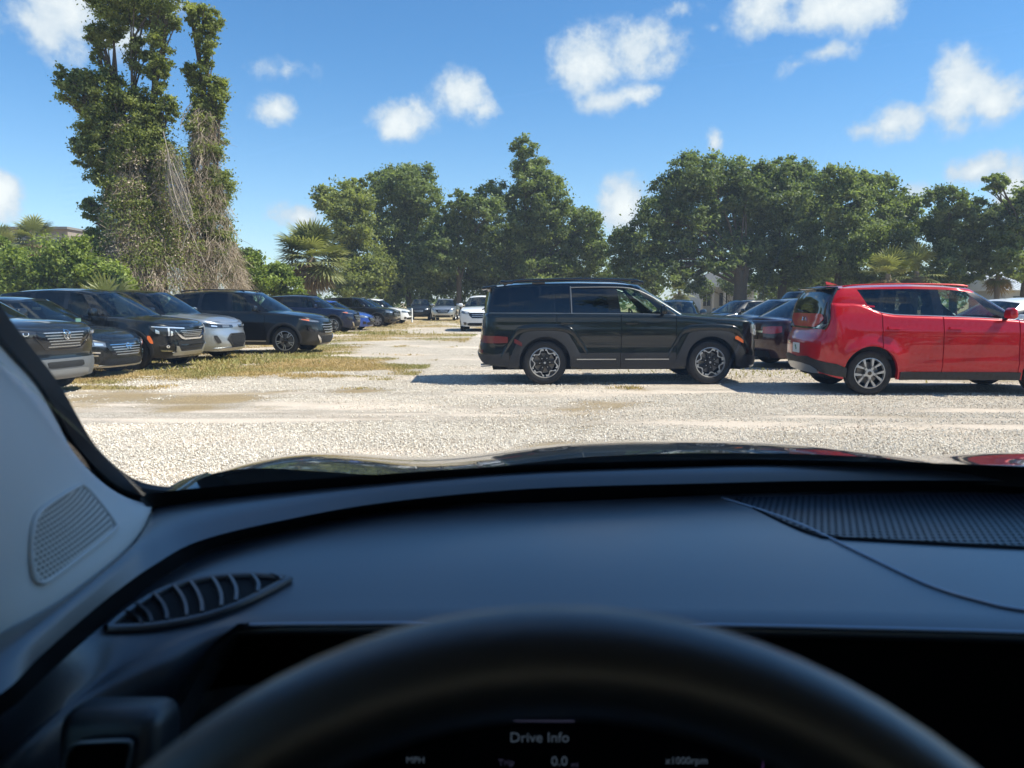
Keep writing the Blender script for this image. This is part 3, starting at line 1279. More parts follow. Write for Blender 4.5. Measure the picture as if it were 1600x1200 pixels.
# ------------------------------------------------------------------ boxy black SUV in the middle
def boxy_suv():
    sp = spec(fo=.885, ro=1.12, wb=2.815, W=1.90, R=.375, Ra=.44, tw=.245, zs=.26, zf=.27, zr=.33, cf=.42, nf=3.2, cr=.28, nr=3.4,
              top=[(.9, 1.05), (.7, 1.075), (0, 1.12), (-.5, 1.155), (-1, 1.175), (-2.5, 1.185), (-4, 1.195)],
              nose=[(.2, -.10), (.32, -.02), (.42, .01), (.55, 0), (.9, 0), (1.02, -.02), (1.1, -.06)],
              tail=[(.25, .16), (.42, .02), (.5, 0), (.66, .02), (.72, .05), (.95, .06), (1.2, .09)],
              side=[(.15, .06), (.3, .02), (.5, 0.0), (.56, .012), (.75, .012), (.95, .015), (1.1, .03), (1.25, .05)],
              rr=.05, crown=.05, rcrown=.045, flare=.014,
              gbf=-.34, gcf=.30, gbr=-3.83, gcr=.12, rf=-1.14, rcf=.14, rr_x=-3.74, rcr=.10, wr=.70,
              roofz=[(-1.1, 1.635), (-1.5, 1.685), (-2.2, 1.70), (-3.0, 1.69), (-3.4, 1.665), (-3.8, 1.615)],
              doors=[-.60, -1.53, -2.62],
              windows=[(-.80, -1.30, -1.52, -1.60, M_GLASS), (-1.73, -1.77, -2.35, -2.36, M_PRIV), (-2.39, -2.40, -2.64, -2.64, M_PRIV),
                       (-2.66, -2.66, -2.88, -2.88, M_PRIV), (-2.90, -2.90, -3.40, -3.38, M_PRIV), (-3.42, -3.40, -3.70, -3.64, M_PRIV)],
              clad=0, handle_z=1.03, handle_m=M_GLOSSBLK, wheel='eight', wheel_in=.02, dpillar=M_GLOSSBLK, apillar=P_BLACK2, trim=M_TRIM, mirror=-.84,
              crease=[(.0, .98, -3.8, .99, -.006, .03)], seats=(-1.42, -2.35), mirror_m=P_BLACK2, rear_v0=-1, rear_glass=M_PRIV)
    root, sh, made = make_car('boxy_suv', sp, P_BLACK2, (3.33, 13.92, 0), math.radians(2.2),
                              'large boxy black SUV with roof rails parked side-on in the middle of the lot', 'suv')
    R, wb = sp['R'], sp['wb']
    # squared cladding over the wheels and along the sill
    for sd in (1, -1):
        for xa in sh.axles:
            P = []
            prof = [(-.62, .26), (-.60, .40), (-.46, .72), (-.30, .885), (.30, .885), (.46, .74), (.60, .48), (.62, .26)]
            prof = catmull([(x, z, 0) for x, z in prof], 4)
            inner = []
            nP = len(prof)
            for k in range(nP):
                a = math.radians(188 - 196 * k / (nP - 1))
                inner.append((math.cos(a) * (sp['Ra'] - .012), max(R + math.sin(a) * (sp['Ra'] - .012), sp['zs'])))
            for o, i_ in zip(prof, inner):
                x0, z0 = i_
                xm, zm = (o.x * .55 + x0 * .45), (o.y * .55 + z0 * .45)
                xo = xa + o.x
                P.append([sh.surf(S(sh, xa + x0), z0, -.03, sd), sh.surf(S(sh, xa + x0), z0, .02, sd), sh.surf(S(sh, xa + xm), zm, .022, sd),
                          sh.surf(S(sh, xo), o.y, .018, sd), sh.surf(S(sh, xo), o.y, -.015, sd)])
            m = MB()
            m.grid(P, flip=(sd < 0))
            m.build('arch_cladding', M_PLASTIC, root)
            # body-coloured squared flare above it
            P = []
            fl = catmull([(x, z, 0) for x, z in [(-.74, .50), (-.56, .80), (-.36, .98), (.34, .98), (.56, .80), (.72, .56)]], 4)
            for p in fl:
                xo = xa + p.x
                P.append([sh.surf(S(sh, xo), p.y - .10, .004, sd), sh.surf(S(sh, xo), p.y - .05, .02, sd), sh.surf(S(sh, xo), p.y, .016, sd), sh.surf(S(sh, xo), p.y + .02, -.004, sd)])
            m = MB()
            m.grid(P, flip=(sd < 0))
            m.build('wing_flare', P_BLACK2, root)
        patch(sh, [(S(sh, -.6), .255, .53), (S(sh, -1.535), .255, .53)], .016, sd, step=.2, back=.03).build('sill_cladding', M_PLASTIC, root)
        patch(sh, [(S(sh, -1.545), .255, .53), (S(sh, -2.24), .255, .53)], .016, sd, step=.2, back=.03).build('sill_cladding', M_PLASTIC, root)
        patch(sh, [(S(sh, -.72), .415, .43), (S(sh, -1.46), .415, .43)], .024, sd, step=.2).build('chrome_strip', M_SATIN, root)
        patch(sh, [(S(sh, -1.62), .415, .43), (S(sh, -2.28), .415, .43)], .024, sd, step=.2).build('chrome_strip', M_SATIN, root)
        # lamps
        patch(sh, [(S(sh, .40), .76, .80), (S(sh, .44), .745, .815), (S(sh, .52), .70, .76), (S(sh, .54), .69, .74)], .03, sd).build('side_marker', M_AMBER, root)
        patch(sh, [(sh.len * 0 + .44, .80, 1.01), (.66, .80, 1.01), (.86, .82, 1.01), (.98, .86, 1.0)], .012, sd, back=.03).build('headlight', M_LAMP, root)
        for k in range(3):
            patch(sh, [(.50 + k * .15, .82, .99), (.53 + k * .15, .82, .99)], .02, sd).build('light_bar', M_LAMPIN, root)
        patch(sh, [(.50, .895, .92), (.90, .895, .92)], .02, sd).build('light_bar', M_LAMPIN, root)
        patch(sh, [(.62, .42, .72), (.80, .42, .72)], .012, sd).build('air_intake', M_GLOSSBLK, root)
        patch(sh, [(S(sh, -3.44), .70, .80), (S(sh, -3.6), .695, .815), (sh.len - .80, .70, .82), (sh.len - .45, .70, .82)], .012, sd).build('tail_lamp', M_DULLRED, root)
        patch(sh, [(S(sh, -3.2), .64, .70), (S(sh, -3.28), .68, .75), (S(sh, -3.33), .70, .77)], .026, sd).build('side_reflector', M_DULLRED, root)
        patch(sh, [(sh.len - .85, .53, .58), (sh.len - .50, .53, .58)], .012, sd).build('rear_reflector', M_DULLRED, root)
        # lower rear bumper
        patch(sh, [(S(sh, -3.42), .30, .54), (S(sh, -3.7), .34, .50), (sh.len - .6, .36, .50), (sh.len - .3, .36, .50), (sh.len, .36, .5)], .016, sd, back=.03).build('rear_bumper', M_PLASTIC, root)
        patch(sh, [(0, .30, .44), (.45, .30, .44), (.85, .30, .46), (1.05, .28, .5)], .016, sd, back=.03).build('front_bumper', M_PLASTIC, root)
        patch(sh, [(.3, .285, .315), (.7, .285, .315), (.98, .29, .315)], .024, sd).build('skid_trim', M_SATIN, root)
        # roof rail on feet
        rl = MB()
        pts = [(-1.12, .69, 1.685), (-1.22, .695, 1.735), (-1.4, .70, 1.752), (-2.2, .705, 1.767), (-3.0, .70, 1.750), (-3.35, .695, 1.725), (-3.5, .69, 1.665)]
        pts = catmull([(x, sd * y, z) for x, y, z in pts], 6)
        rl.tube(pts, .021, 8)
        for xx in (-1.2, -2.88, -3.42):
            rl.rbox((xx - .03, sd * .695, 1.71), (.22, .05, .06), .015, 2)
        rl.build('roof_rail', M_GLOSSBLK, root)
    # silver frame round the rear door glass and belt line
    for sd in (-1, 1):
        fr = MB()
        a, b = Vector((-2.365, .885, 1.185)), Vector((-2.375, .715, 1.675))
        fr.tube([Vector((p.x, sd * (p.y + .012 * 1), p.z)) for p in (a, a.lerp(b, .33) + Vector((0, .016, 0)), a.lerp(b, .66) + Vector((0, .016, 0)), a.lerp(b, .93))], .012, 6)
        top = [(-2.375, .742, 1.645), (-1.9, .745, 1.652), (-1.55, .743, 1.648), (-1.3, .745, 1.62), (-1.05, .775, 1.52), (-.75, .84, 1.34), (-.52, .89, 1.19)]
        fr.tube(catmull([(x, sd * (y + .003), z - .02) for x, y, z in top], 5), .009, 6)
        fr.build('window_frame', M_TRIM, root)
    sl = MB()
    sl.rbox((-3.74, 0, 1.628), (.26, 1.30, .045), .018, 2, rot=Matrix.Rotation(math.radians(-9), 3, 'Y'))
    sl.build('rear_spoiler', P_BLACK2, root)
    ex = MB()
    ex.tube([(-3.70, -.55, .31), (-3.89, -.55, .295)], .03, 12)
    ex.build('exhaust_tip', M_CHROME, root)
    wp = MB()
    wp.tube([(-3.86, .25, 1.24), (-3.82, -.1, 1.27)], .012, 6)
    wp.build('wiper', M_PLASTIC, root)
    return root


# ------------------------------------------------------------------ red hatchback on the right
def red_hatch():
    sp = spec(fo=.84, ro=.80, wb=2.60, W=1.82, R=.335, Ra=.395, tw=.22, zs=.23, zf=.22, zr=.30, cf=.62, nf=2.6, cr=.34, nr=2.9,
              top=[(.9, .90), (.6, .98), (0, 1.06), (-.5, 1.12), (-1, 1.15), (-1.6, 1.17), (-2.25, 1.19), (-2.45, 1.22), (-2.75, 1.36), (-3.4, 1.37)],
              tail=[(.25, .16), (.42, .03), (.5, .0), (.78, 0.0), (.9, .09), (.98, .12), (1.1, .135), (1.3, .17), (1.5, .2)],
              nose=[(.15, -.14), (.3, -.03), (.42, 0), (.7, 0), (.85, -.03), (.95, -.1)],
              side=[(.15, .08), (.3, .03), (.42, .02), (.6, .0), (.8, .0), (1.0, .02), (1.15, .045), (1.35, .11), (1.5, .14)],
              rr=.05, crown=.05, rcrown=.05, flare=.03,
              gbf=-.20, gcf=.34, gbr=-3.20, gcr=.06, rf=-.98, rcf=.14, rr_x=-3.10, rcr=.06, wr=.65,
              roofz=[(-1.0, 1.555), (-1.4, 1.60), (-2.0, 1.615), (-2.6, 1.60), (-3.2, 1.575)],
              doors=[-.46, -1.56, -2.45],
              windows=[(-.74, -1.20, -1.52, -1.58, M_GLASS), (-1.66, -1.71, -2.44, -2.37, M_PRIV2), (-2.48, -2.42, -2.60, -2.78, M_PRIV)],
              clad=0, handle_z=1.00, wheel='soul', dpillar=P_RED, apillar=M_GLOSSBLK, trim=M_SATIN, mirror=-.66, mirror_m=P_RED, handle_m=P_RED,
              crease=[(-.2, .50, -2.1, .44, .02, .05), (-.3, .93, -3.0, .97, .010, .05), (-2.0, .62, -3.1, .66, .012, .07)], seats=(-1.36, -2.2), rear_v0=-1, rear_glass=M_TAILGLASS)
    root, sh, made = make_car('red_hatchback', sp, P_RED, (7.97, 12.20, 0), math.radians(-2.0),
                              'bright red boxy hatchback with black-framed tail glass at the right edge', 'hatchback', rim=(M_SATIN, M_GLOSSBLK))
    n = sh.len
    for sd in (1, -1):
        patch(sh, [(S(sh, -.42), .225, .345), (S(sh, -2.17), .225, .345)], .012, sd, step=.2, back=.03).build('sill_cladding', M_PLASTIC, root)
        patch(sh, [(S(sh, -2.96), .26, .40), (S(sh, -3.1), .28, .46), (n - .62, .34, .52), (n - .45, .36, .55), (n, .36, .52)], .014, sd, back=.03).build('rear_bumper', M_PLASTIC, root)
        patch(sh, [(n - .66, .30, .36), (n - .5, .29, .41), (n - .2, .28, .43), (n, .28, .43)], .02, sd, back=.03).build('skid_plate', M_SATIN, root)
        patch(sh, [(.52, .80, .86), (.7, .79, .88), (.95, .80, .88)], .012, sd).build('headlight', M_LAMP, root)
        patch(sh, [(S(sh, -2.53), 1.30, 1.325), (S(sh, -2.9), 1.335, 1.36)], .002, sd).build('quarter_trim', P_RED, root)
    # one tall curved tail glass from the lamps to the spoiler
    hw = [(.97, .70), (1.02, .775), (1.12, .80), (1.25, .785), (1.40, .745), (1.52, .695), (1.585, .655)]
    xx = [(.97, -3.318), (1.10, -3.302), (1.25, -3.282), (1.40, -3.245), (1.52, -3.205), (1.585, -3.175)]

    def tp(u, z, off=0.0):
        # follows the body up to the shoulder, then leans in to the roof edge
        arc = soft([(.97, .76), (1.02, .85), (1.12, .89), (1.34, .89)], z, .03)
        side = 1 if u >= 0 else -1
        zb = min(z, 1.30)
        q = sh.surf(n - abs(u) * arc, zb, off + .014, side)
        if z > 1.30:
            t = (z - 1.30) / .285
            top = Vector((-3.165 + .10 * abs(u) ** 3 - off, u * .655, 1.585))
            q = q.lerp(top, t) + Vector((-.02 * math.sin(math.pi * t), .012 * side * abs(u) * math.sin(math.pi * t), 0))
        return Vector((q.x, q.y, z))

    def tail_patch(nm, rows, off, mat, back=.02):
        m = MB()
        P = []
        for (z, u0, u1) in rows:
            k = 14
            r = [tp(u0, z, off - back)] + [tp(u0 + (u1 - u0) * i / k, z, off) for i in range(k + 1)] + [tp(u1, z, off - back)]
            P.append(r)
        z, u0, u1 = rows[0]
        P.insert(0, [tp(u0 + (u1 - u0) * min(max(i - 1, 0), 14) / 14, z, off - back) for i in range(17)])
        z, u0, u1 = rows[-1]
        P.append([tp(u0 + (u1 - u0) * min(max(i - 1, 0), 14) / 14, z, off - back) for i in range(17)])
        m.grid(P)
        return m.build(nm, mat, root, True, 50)
    tail_patch('tail_glass', [(.97 + .615 * i / 14, -1, 1) for i in range(15)], .0, M_TAILGLASS, .06)
    tail_patch('tailgate_panel', [(1.0, -.55, .55), (1.03, -.66, .66), (1.10, -.80, .80), (1.14, -.84, .84), (1.19, -.78, .78), (1.205, -.70, .70)], .012, P_RED, .02)
    for sd in (1, -1):
        a_, b_ = sorted((sd * .80, sd * .99))
        tail_patch('tail_lamp', [(1.06 + .42 * i / 6, a_ if sd < 0 else .86, b_ if sd > 0 else -.86) for i in range(7)], .008, M_DARKLENS)
        tail_patch('reverse_lamp', [(.985, min(sd * .60, sd * .88), max(sd * .60, sd * .88)), (1.02, min(sd * .66, sd * .96), max(sd * .66, sd * .96)), (1.05, min(sd * .80, sd * .98), max(sd * .80, sd * .98))], .010, M_LAMP)
        tail_patch('reverse_lens', [(.99, min(sd * .66, sd * .76), max(sd * .66, sd * .76)), (1.03, min(sd * .70, sd * .80), max(sd * .70, sd * .80))], .014, M_LAMPIN)
        f = MB()
        f.tube([tp(sd * 1.0, .97 + .615 * i / 12, -.004) for i in range(13)], .016, 8)
        f.build('tail_glass_frame', M_GLOSSBLK, root)
    bd = MB()
    for ln in ([(-.085, -.03), (-.085, .03)], [(-.085, 0), (-.045, .03)], [(-.07, .008), (-.03, -.03), (.01, .03), (.01, -.03)], [(.01, -.03), (.05, .03), (.085, -.03)]):
        bd.tube([tp(-x_ / .79, 1.115 + z_, .02) for x_, z_ in ln], .008, 6)
    bd.build('badge', M_CHROME, root)
    # flat number plate let into the tailgate
    pl = MB()
    c = sh.surf(n, .66)
    pl.rbox((c.x - .012, 0, .66), (.012, .31, .155), .004, 1)
    po = pl.build('number_plate', M_PLATE, root)
    em = MB()
    for (y, z, h, w_) in ((0, .665, .055, .03), (.015, .685, .03, .05), (-.015, .645, .03, .03)):
        em.box((c.x - .0195, y, z), (.003, w_, h), rot=Matrix.Rotation(.6 if y > 0 else -.4, 3, 'X'))
    em.build('plate_emblem', M_GREEN, po)
    strokes(sh, n - .36, .74, [[(-.07, -.02), (-.045, -.02), (-.045, 0), (-.07, 0), (-.07, .02), (-.045, .02)], [(-.03, -.02), (-.03, .02), (-.005, .02), (-.005, -.02), (-.03, -.02)], [(.01, .02), (.01, -.02), (.035, -.02), (.035, .02)], [(.05, .02), (.05, -.02), (.07, -.02)]], .008, .014, 1).build('badge', M_CHROME, root)
    sp_ = MB()
    sp_.rbox((-3.12, 0, 1.592), (.20, 1.26, .045), .018, 2)
    sp_.build('rear_spoiler', M_GLOSSBLK, root)
    wp = MB()
    wp.tube([(-3.31, .0, 1.225), (-3.308, .15, 1.24), (-3.29, .34, 1.26)], .012, 6)
    wp.build('wiper', M_PLASTIC, root)
    an = MB()
    an.add([(-2.98, -.02, 1.655), (-2.80, 0, 1.655), (-2.98, .02, 1.655), (-2.99, 0, 1.705)], [(0, 1, 3), (1, 2, 3), (2, 0, 3), (0, 2, 1)])
    an.build('aerial_fin', P_RED, root, False)
    # long low roof rails
    for sd in (1, -1):
        rl = MB()
        rl.tube(catmull([(-1.1, sd * .60, 1.615), (-1.3, sd * .61, 1.638), (-2.0, sd * .61, 1.652), (-2.7, sd * .60, 1.638), (-2.95, sd * .59, 1.612)], 5), .012, 6)
        rl.build('roof_rail', P_RED, root)
    return root


def mesh_grille(sh, root, t1, z0, z1, mat_bar=M_SATIN, nx=7, nz=6, off=.016, size=.03):
    """rows of little bars standing proud of the dark grille, one object"""
    mb = MB()
    for j in range(nz):
        for i in range(-nx, nx + 1):
            t = (i + (.5 if j % 2 else 0)) * t1 / nx
            z = z0 + (z1 - z0) * (j + .5) / nz
            sd = 1 if t >= 0 else -1
            if abs(t) > t1 * (0.72 + .28 * (j / nz)):
                continue
            q = []
            for (du, dv) in ((-size, -.006), (size, -.006), (size * .7, .008), (-size * .7, .008)):
                tt = t + du
                q.append(sh.surf(abs(tt), z + dv, off, 1 if tt >= 0 else -1))
            c = [p - Vector((.02, 0, 0)) for p in q]
            mb.add(q + c, [(0, 1, 2, 3), (0, 4, 5, 1), (1, 5, 6, 2), (2, 6, 7, 3), (3, 7, 4, 0)])
    o = mb.build('grille_mesh', mat_bar, root, False)
    return o


def plain_wheels(i):
    return [(M_SATIN, M_DARKRIM), (M_DARKRIM, M_DARKRIM)][i]


def left_row():
    G = 'cars parked nose-out along the left'
    y = math.radians
    # 1 graphite crossover with a winged badge, cut off by the pillar
    sp = crossover(fo=.92, W=1.92, zs=.27, zf=.25, Ra=.43, R=.37, clad=.07, top=[(.95, .99), (.6, 1.05), (0, 1.09), (-.5, 1.11), (-1, 1.12), (-2.2, 1.14), (-3.7, 1.16)],
                   nose=[(.2, -.12), (.27, .0), (.46, .03), (.53, -.01), (.64, -.02), (.78, .03), (.95, .03), (1.02, -.04)], wheel='blades', cf=.62, nf=2.7)
    root, sh, _ = make_car('parked_crossover', sp, P_GRAPH, (-7.62, 11.70, 0), y(-11), 'dark graphite crossover with a mesh grille and winged badge, half hidden by the windscreen pillar', 'suv', G, rim=plain_wheels(1))
    centre(sh, root, 'grille', [(0, .68, .965), (.28, .68, .965), (.42, .76, .965), (.52, .88, .965)], M_GLOSSBLK, .004)
    mesh_grille(sh, root, .40, .70, .95)
    centre(sh, root, 'grille_surround', [(0, .665, .685), (.26, .665, .685), (.36, .68, .72), (.44, .76, .79), (.56, .88, .905)], M_GLOSSBLK, .016)
    for sd in (1, -1):
        patch(sh, [(.52, .88, .955), (.70, .88, .965), (.95, .90, .97), (1.08, .93, .97)], .012, sd, back=.03).build('headlight', M_LAMPDK, root)
        for t in (.66, .86):
            strokes(sh, t, .925, [ring_pts(.035, .03, 12, 160, 380)], .012, .022, sd).build('running_light', M_LAMPIN, root)
        patch(sh, [(.68, .37, .50), (.75, .34, .52), (.95, .34, .52), (1.05, .36, .5)], .012, sd).build('air_intake', M_PLASTIC, root)
    centre(sh, root, 'lower_bumper', [(0, .25, .54), (.4, .25, .54), (.8, .25, .54), (1.05, .26, .52)], pmat('grey_trim', (.10, .105, .11), .5, var=(8, .2)), .016)
    centre(sh, root, 'lower_intake', [(0, .41, .50), (.32, .41, .50), (.36, .43, .49)], M_WELL, .022)
    centre(sh, root, 'skid_plate', [(0, .23, .38), (.38, .23, .38), (.5, .25, .36)], pmat('grey_skid', (.22, .225, .23), .5, metal=.3), .026)
    b = strokes(sh, 0, .90, [ring_pts(.062, .075, 24)], .016, .034, 1)
    b2 = strokes(sh, 0, .90, [[(-.055, .03), (-.02, .005), (0, -.035), (.02, .005), (.055, .03)]], .014, .036, 1)
    b.add(b2.v, b2.f)
    b.build('badge', M_CHROME, root)

    # 2 black sedan with a horizontal-bar grille and round badge
    sp = sedan(wheel='five', zf=.19)
    root, sh, _ = make_car('parked_sedan', sp, P_BLACK, (-8.12, 14.62, 0), y(-10), 'low black sedan with barred grille and round badge, between two dark SUVs', 'sedan', G, rim=plain_wheels(0))
    centre(sh, root, 'grille', [(0, .38, .645), (.30, .38, .645), (.42, .45, .645), (.5, .55, .64)], M_GLOSSBLK, .006)
    for k in range(5):
        centre(sh, root, 'grille_bar', [(0, .41 + k * .046, .423 + k * .046), (.30 + k * .03, .41 + k * .046, .423 + k * .046)], M_SATIN if k != 4 else M_CHROME, .018)
    centre(sh, root, 'lower_grille', [(0, .22, .34), (.45, .22, .34), (.6, .25, .32)], M_WELL, .008)
    centre(sh, root, 'lower_lip', [(0, .18, .21), (.5, .18, .21), (.85, .19, .22)], M_SATIN, .02)
    for sd in (1, -1):
        patch(sh, [(.50, .56, .64), (.72, .58, .68), (.98, .62, .72), (1.12, .66, .73)], .012, sd, back=.03).build('headlight', M_LAMP, root)
        patch(sh, [(.55, .59, .625), (.70, .60, .65)], .02, sd).build('light_bar', M_LAMPIN, root)
        patch(sh, [(.80, .64, .665), (1.05, .67, .69)], .02, sd).build('light_bar', M_LAMPIN, root)
        patch(sh, [(.62, .45, .475), (.80, .46, .49)], .012, sd).build('chrome_trim', M_CHROME, root)
        patch(sh, [(.66, .40, .42), (.84, .41, .43)], .012, sd).build('chrome_trim', M_CHROME, root)
        patch(sh, [(.66, .22, .25), (.84, .22, .30), (.98, .24, .34)], .014, sd).build('fog_trim', M_CHROME, root)
    b = strokes(sh, 0, .565, [ring_pts(.055, .055, 22)], .014, .03, 1)
    b2 = strokes(sh, 0, .565, [[(-.08, 0), (.08, 0)]], .022, .034, 1)
    b.add(b2.v, b2.f)
    b.build('badge', M_CHROME, root)
    # sticker behind the windscreen
    st = MB()
    st.box((-.42, .35, 1.03), (.02, .14, .07))
    st.build('windscreen_tag', pmat('tag_paper', (.55, .75, .62), .6), root, False)

    # 3 black crossover with chrome-edged grille and orange marker
    sp = crossover(fo=.82, W=1.82, wb=2.63, Ra=.43, R=.365, clad=.06, wheel='star', cf=.60, nf=2.6, dz=.0,
                   top=[(.85, .90), (.6, .97), (0, 1.03), (-.5, 1.08), (-1, 1.10), (-2.2, 1.13), (-3.6, 1.17)],
                   nose=[(.2, -.14), (.32, -.03), (.45, .02), (.6, .0), (.75, .01), (.9, -.02), (1.0, -.1)])
    root, sh, _ = make_car('parked_crossover', sp, P_BLACK, (-7.62, 16.50, 0), y(-9), 'black crossover with chrome-edged grille, orange side marker and star-spoke wheels', 'suv', G, rim=(M_SATIN, M_GLOSSBLK))
    centre(sh, root, 'grille', [(0, .63, .86), (.30, .63, .86), (.42, .70, .86), (.52, .79, .86)], M_GLOSSBLK, .006)
    mesh_grille(sh, root, .40, .66, .80, nx=6, nz=4)
    centre(sh, root, 'grille_edge', [(0, .60, .635), (.28, .60, .635), (.38, .625, .68), (.46, .69, .74), (.54, .76, .80)], M_CHROME, .022)
    for sd in (1, -1):
        patch(sh, [(.50, .70, .89), (.62, .68, .895), (.80, .70, .90), (.96, .78, .90), (1.05, .86, .905)], .012, sd, back=.03).build('headlight', M_LAMPDK, root)
        patch(sh, [(.28, .825, .85), (.60, .845, .87), (1.0, .875, .892)], .022, sd).build('light_bar', M_LAMPIN, root)
        patch(sh, [(.66, .69, .87), (.70, .69, .87)], .022, sd).build('light_bar', M_LAMPIN, root)
        patch(sh, [(.60, .70, .78), (.64, .69, .79)], .022, sd).build('lamp_unit', M_LAMPIN, root)
        patch(sh, [(.86, .73, .79), (.93, .75, .83)], .022, sd).build('lamp_unit', M_LAMPIN, root)
        patch(sh, [(S(sh, .40), .64, .70), (S(sh, .44), .56, .70), (S(sh, .47), .54, .64), (S(sh, .49), .54, .58)], .03, sd).build('side_marker', M_AMBER, root)
        patch(sh, [(.58, .36, .54), (.70, .35, .55), (.88, .38, .50)], .010, sd).build('fog_recess', M_GLOSSBLK, root)
        strokes(sh, .72, .47, [ring_pts(.025, .022, 10)], .018, .022, sd).build('fog_lamp', M_LAMPIN, root)
        patch(sh, [(.62, .365, .385), (.85, .38, .40)], .02, sd).build('fog_trim', M_CHROME, root)
        patch(sh, [(.40, .30, .36), (.48, .32, .47), (.54, .38, .48)], .024, sd).build('bumper_blade', M_SATIN, root)
    centre(sh, root, 'lower_intake', [(0, .40, .57), (.40, .40, .57), (.47, .44, .55)], M_WELL, .010)
    centre(sh, root, 'intake_bar', [(0, .47, .50), (.42, .47, .50)], M_GLOSSBLK, .018)
    centre(sh, root, 'skid_plate', [(0, .27, .36), (.38, .27, .36), (.6, .28, .33)], M_SATIN, .022)
    strokes(sh, 0, .875, [[(-.07, -.018), (-.07, .018), (-.04, -.018)], [(-.02, -.018), (-.02, .018)], [(.01, -.018), (.04, .018), (.07, -.018)]], .008, .024, 1).build('badge', M_CHROME, root)

    # 4 silver crossover with a black roof and six-sided grille
    sp = crossover(fo=.90, W=1.82, wb=2.64, clad=.06, wheel='five', cf=.70, nf=2.4,
                   top=[(.92, .88), (.6, .97), (0, 1.03), (-.5, 1.08), (-1, 1.09), (-2.2, 1.12), (-3.6, 1.16)], hoodcrease=(.5, .018),
                   nose=[(.2, -.10), (.3, .02), (.4, .04), (.62, .02), (.70, -.02), (.8, -.03), (.9, -.08)])
    root, sh, _ = make_car('parked_crossover', sp, P_SILVER, (-7.55, 18.75, 0), y(-8), 'silver crossover with a dark roof and six-sided mesh lower grille', 'suv', G, roof_m=M_GLOSSBLK, rim=plain_wheels(1))
    centre(sh, root, 'grille', [(0, .30, .63), (.26, .30, .63), (.34, .40, .58), (.40, .46, .52)], M_WELL, .012)
    mesh_grille(sh, root, .32, .33, .60, mat_bar=M_PLASTIC, nx=7, nz=8, off=.022, size=.02)
    centre(sh, root, 'grille_edge', [(0, .625, .645), (.28, .625, .645), (.36, .56, .60), (.43, .47, .51)], M_PLASTIC, .024)
    centre(sh, root, 'lower_lip', [(0, .25, .30), (.4, .25, .30), (.8, .25, .29)], M_SATIN, .026)
    for sd in (1, -1):
        patch(sh, [(.14, .775, .84), (.45, .77, .85), (.75, .78, .88), (.98, .82, .90)], .010, sd, back=.03).build('headlight', M_LAMPDK, root)
        patch(sh, [(.30, .785, .835), (.52, .785, .84)], .02, sd).build('lamp_unit', M_LAMP, root)
        patch(sh, [(.66, .80, .825), (.80, .81, .85)], .02, sd).build('lamp_unit', M_LAMPIN, root)
        patch(sh, [(.62, .42, .47), (.70, .42, .60), (.76, .52, .60)], .014, sd).build('fog_blade', M_PLASTIC, root)

    # 5 and 6: black and navy crossovers of one kind
    def rogue(paint_, loc, yaw, label, hood=None):
        sp = crossover(fo=.92, W=1.84, wb=2.705, ro=1.0, clad=.055, wheel='star', R=.365, Ra=.425, cf=.72, nf=2.5, dz=.03, zs=.27, sill_top=.36, trim=M_GLOSSBLK,
                       top=[(.95, .93), (.6, 1.00), (0, 1.07), (-.5, 1.11), (-1, 1.13), (-2.2, 1.15), (-3.7, 1.20)])
        root, sh, _ = make_car('parked_crossover', sp, paint_, loc, yaw, label, 'suv', G, rim=(M_SATIN, M_GLOSSBLK))
        centre(sh, root, 'grille', [(0, .50, .84), (.30, .52, .84), (.42, .62, .84), (.50, .76, .84)], M_GLOSSBLK, .006)
        for k in range(4):
            centre(sh, root, 'grille_bar', [(0, .55 + k * .07, .57 + k * .07), (.3 + k * .04, .56 + k * .07, .58 + k * .07)], M_SATIN, .016)
        centre(sh, root, 'lower_grille', [(0, .27, .47), (.4, .27, .47), (.48, .32, .44)], M_WELL, .010)
        for sd in (1, -1):
            patch(sh, [(.52, .84, .875), (.7, .845, .90), (1.0, .885, .935), (1.12, .92, .945)], .012, sd, back=.03).build('headlight', M_LAMP, root)
            patch(sh, [(.84, .875, .915), (1.06, .915, .935)], .02, sd).build('indicator', pmat('indicator_amber', (.8, .22, .10), .3, coat=.8), root)
            patch(sh, [(.60, .60, .70), (.72, .58, .72), (.90, .62, .70)], .012, sd).build('lamp_unit', M_LAMPDK, root)
            patch(sh, [(.46, .28, .32), (.52, .30, .42), (.60, .40, .50), (.63, .46, .51)], .024, sd).build('bumper_blade', M_CHROME, root)
            patch(sh, [(S(sh, -.5), .33, .36), (S(sh, -2.2), .33, .36)], .022, sd, step=.3).build('chrome_strip', M_SATIN, root)
            rl = MB()
            rl.tube(catmull([(-1.2, sd * .57, 1.66), (-1.4, sd * .58, 1.70), (-2.1, sd * .58, 1.715), (-2.8, sd * .57, 1.685), (-3.0, sd * .56, 1.65)], 5), .016, 6)
            rl.build('roof_rail', M_GLOSSBLK, root)
        return root
    rogue(P_BLACK, (-5.98, 21.35, 0), y(-5), 'black crossover standing further out than its neighbours, right of the silver one')
    rogue(P_NAVY, (-7.95, 35.4, 0), y(-5), 'dark navy crossover parked just before the bright blue car')
    make_simple('parked_sedan', sedan(wheel='five'), P_BLUE, (-7.85, 38.6, 0), y(-6), 'bright blue sedan nosing out beside the navy crossover', 'sedan', G)
    make_simple('parked_crossover', crossover(wheel='five', clad=.05), P_BLACK, (-7.5, 44.3, 0), y(-6), 'black crossover with silver wheels beyond the bright blue sedan', 'suv', G)
    make_simple('parked_crossover', crossover(wheel='five', clad=.0, dz=-.03), P_LTGREY, (-7.75, 47.3, 0), y(-6), 'light grey crossover near the far end of the left row', 'suv', G)
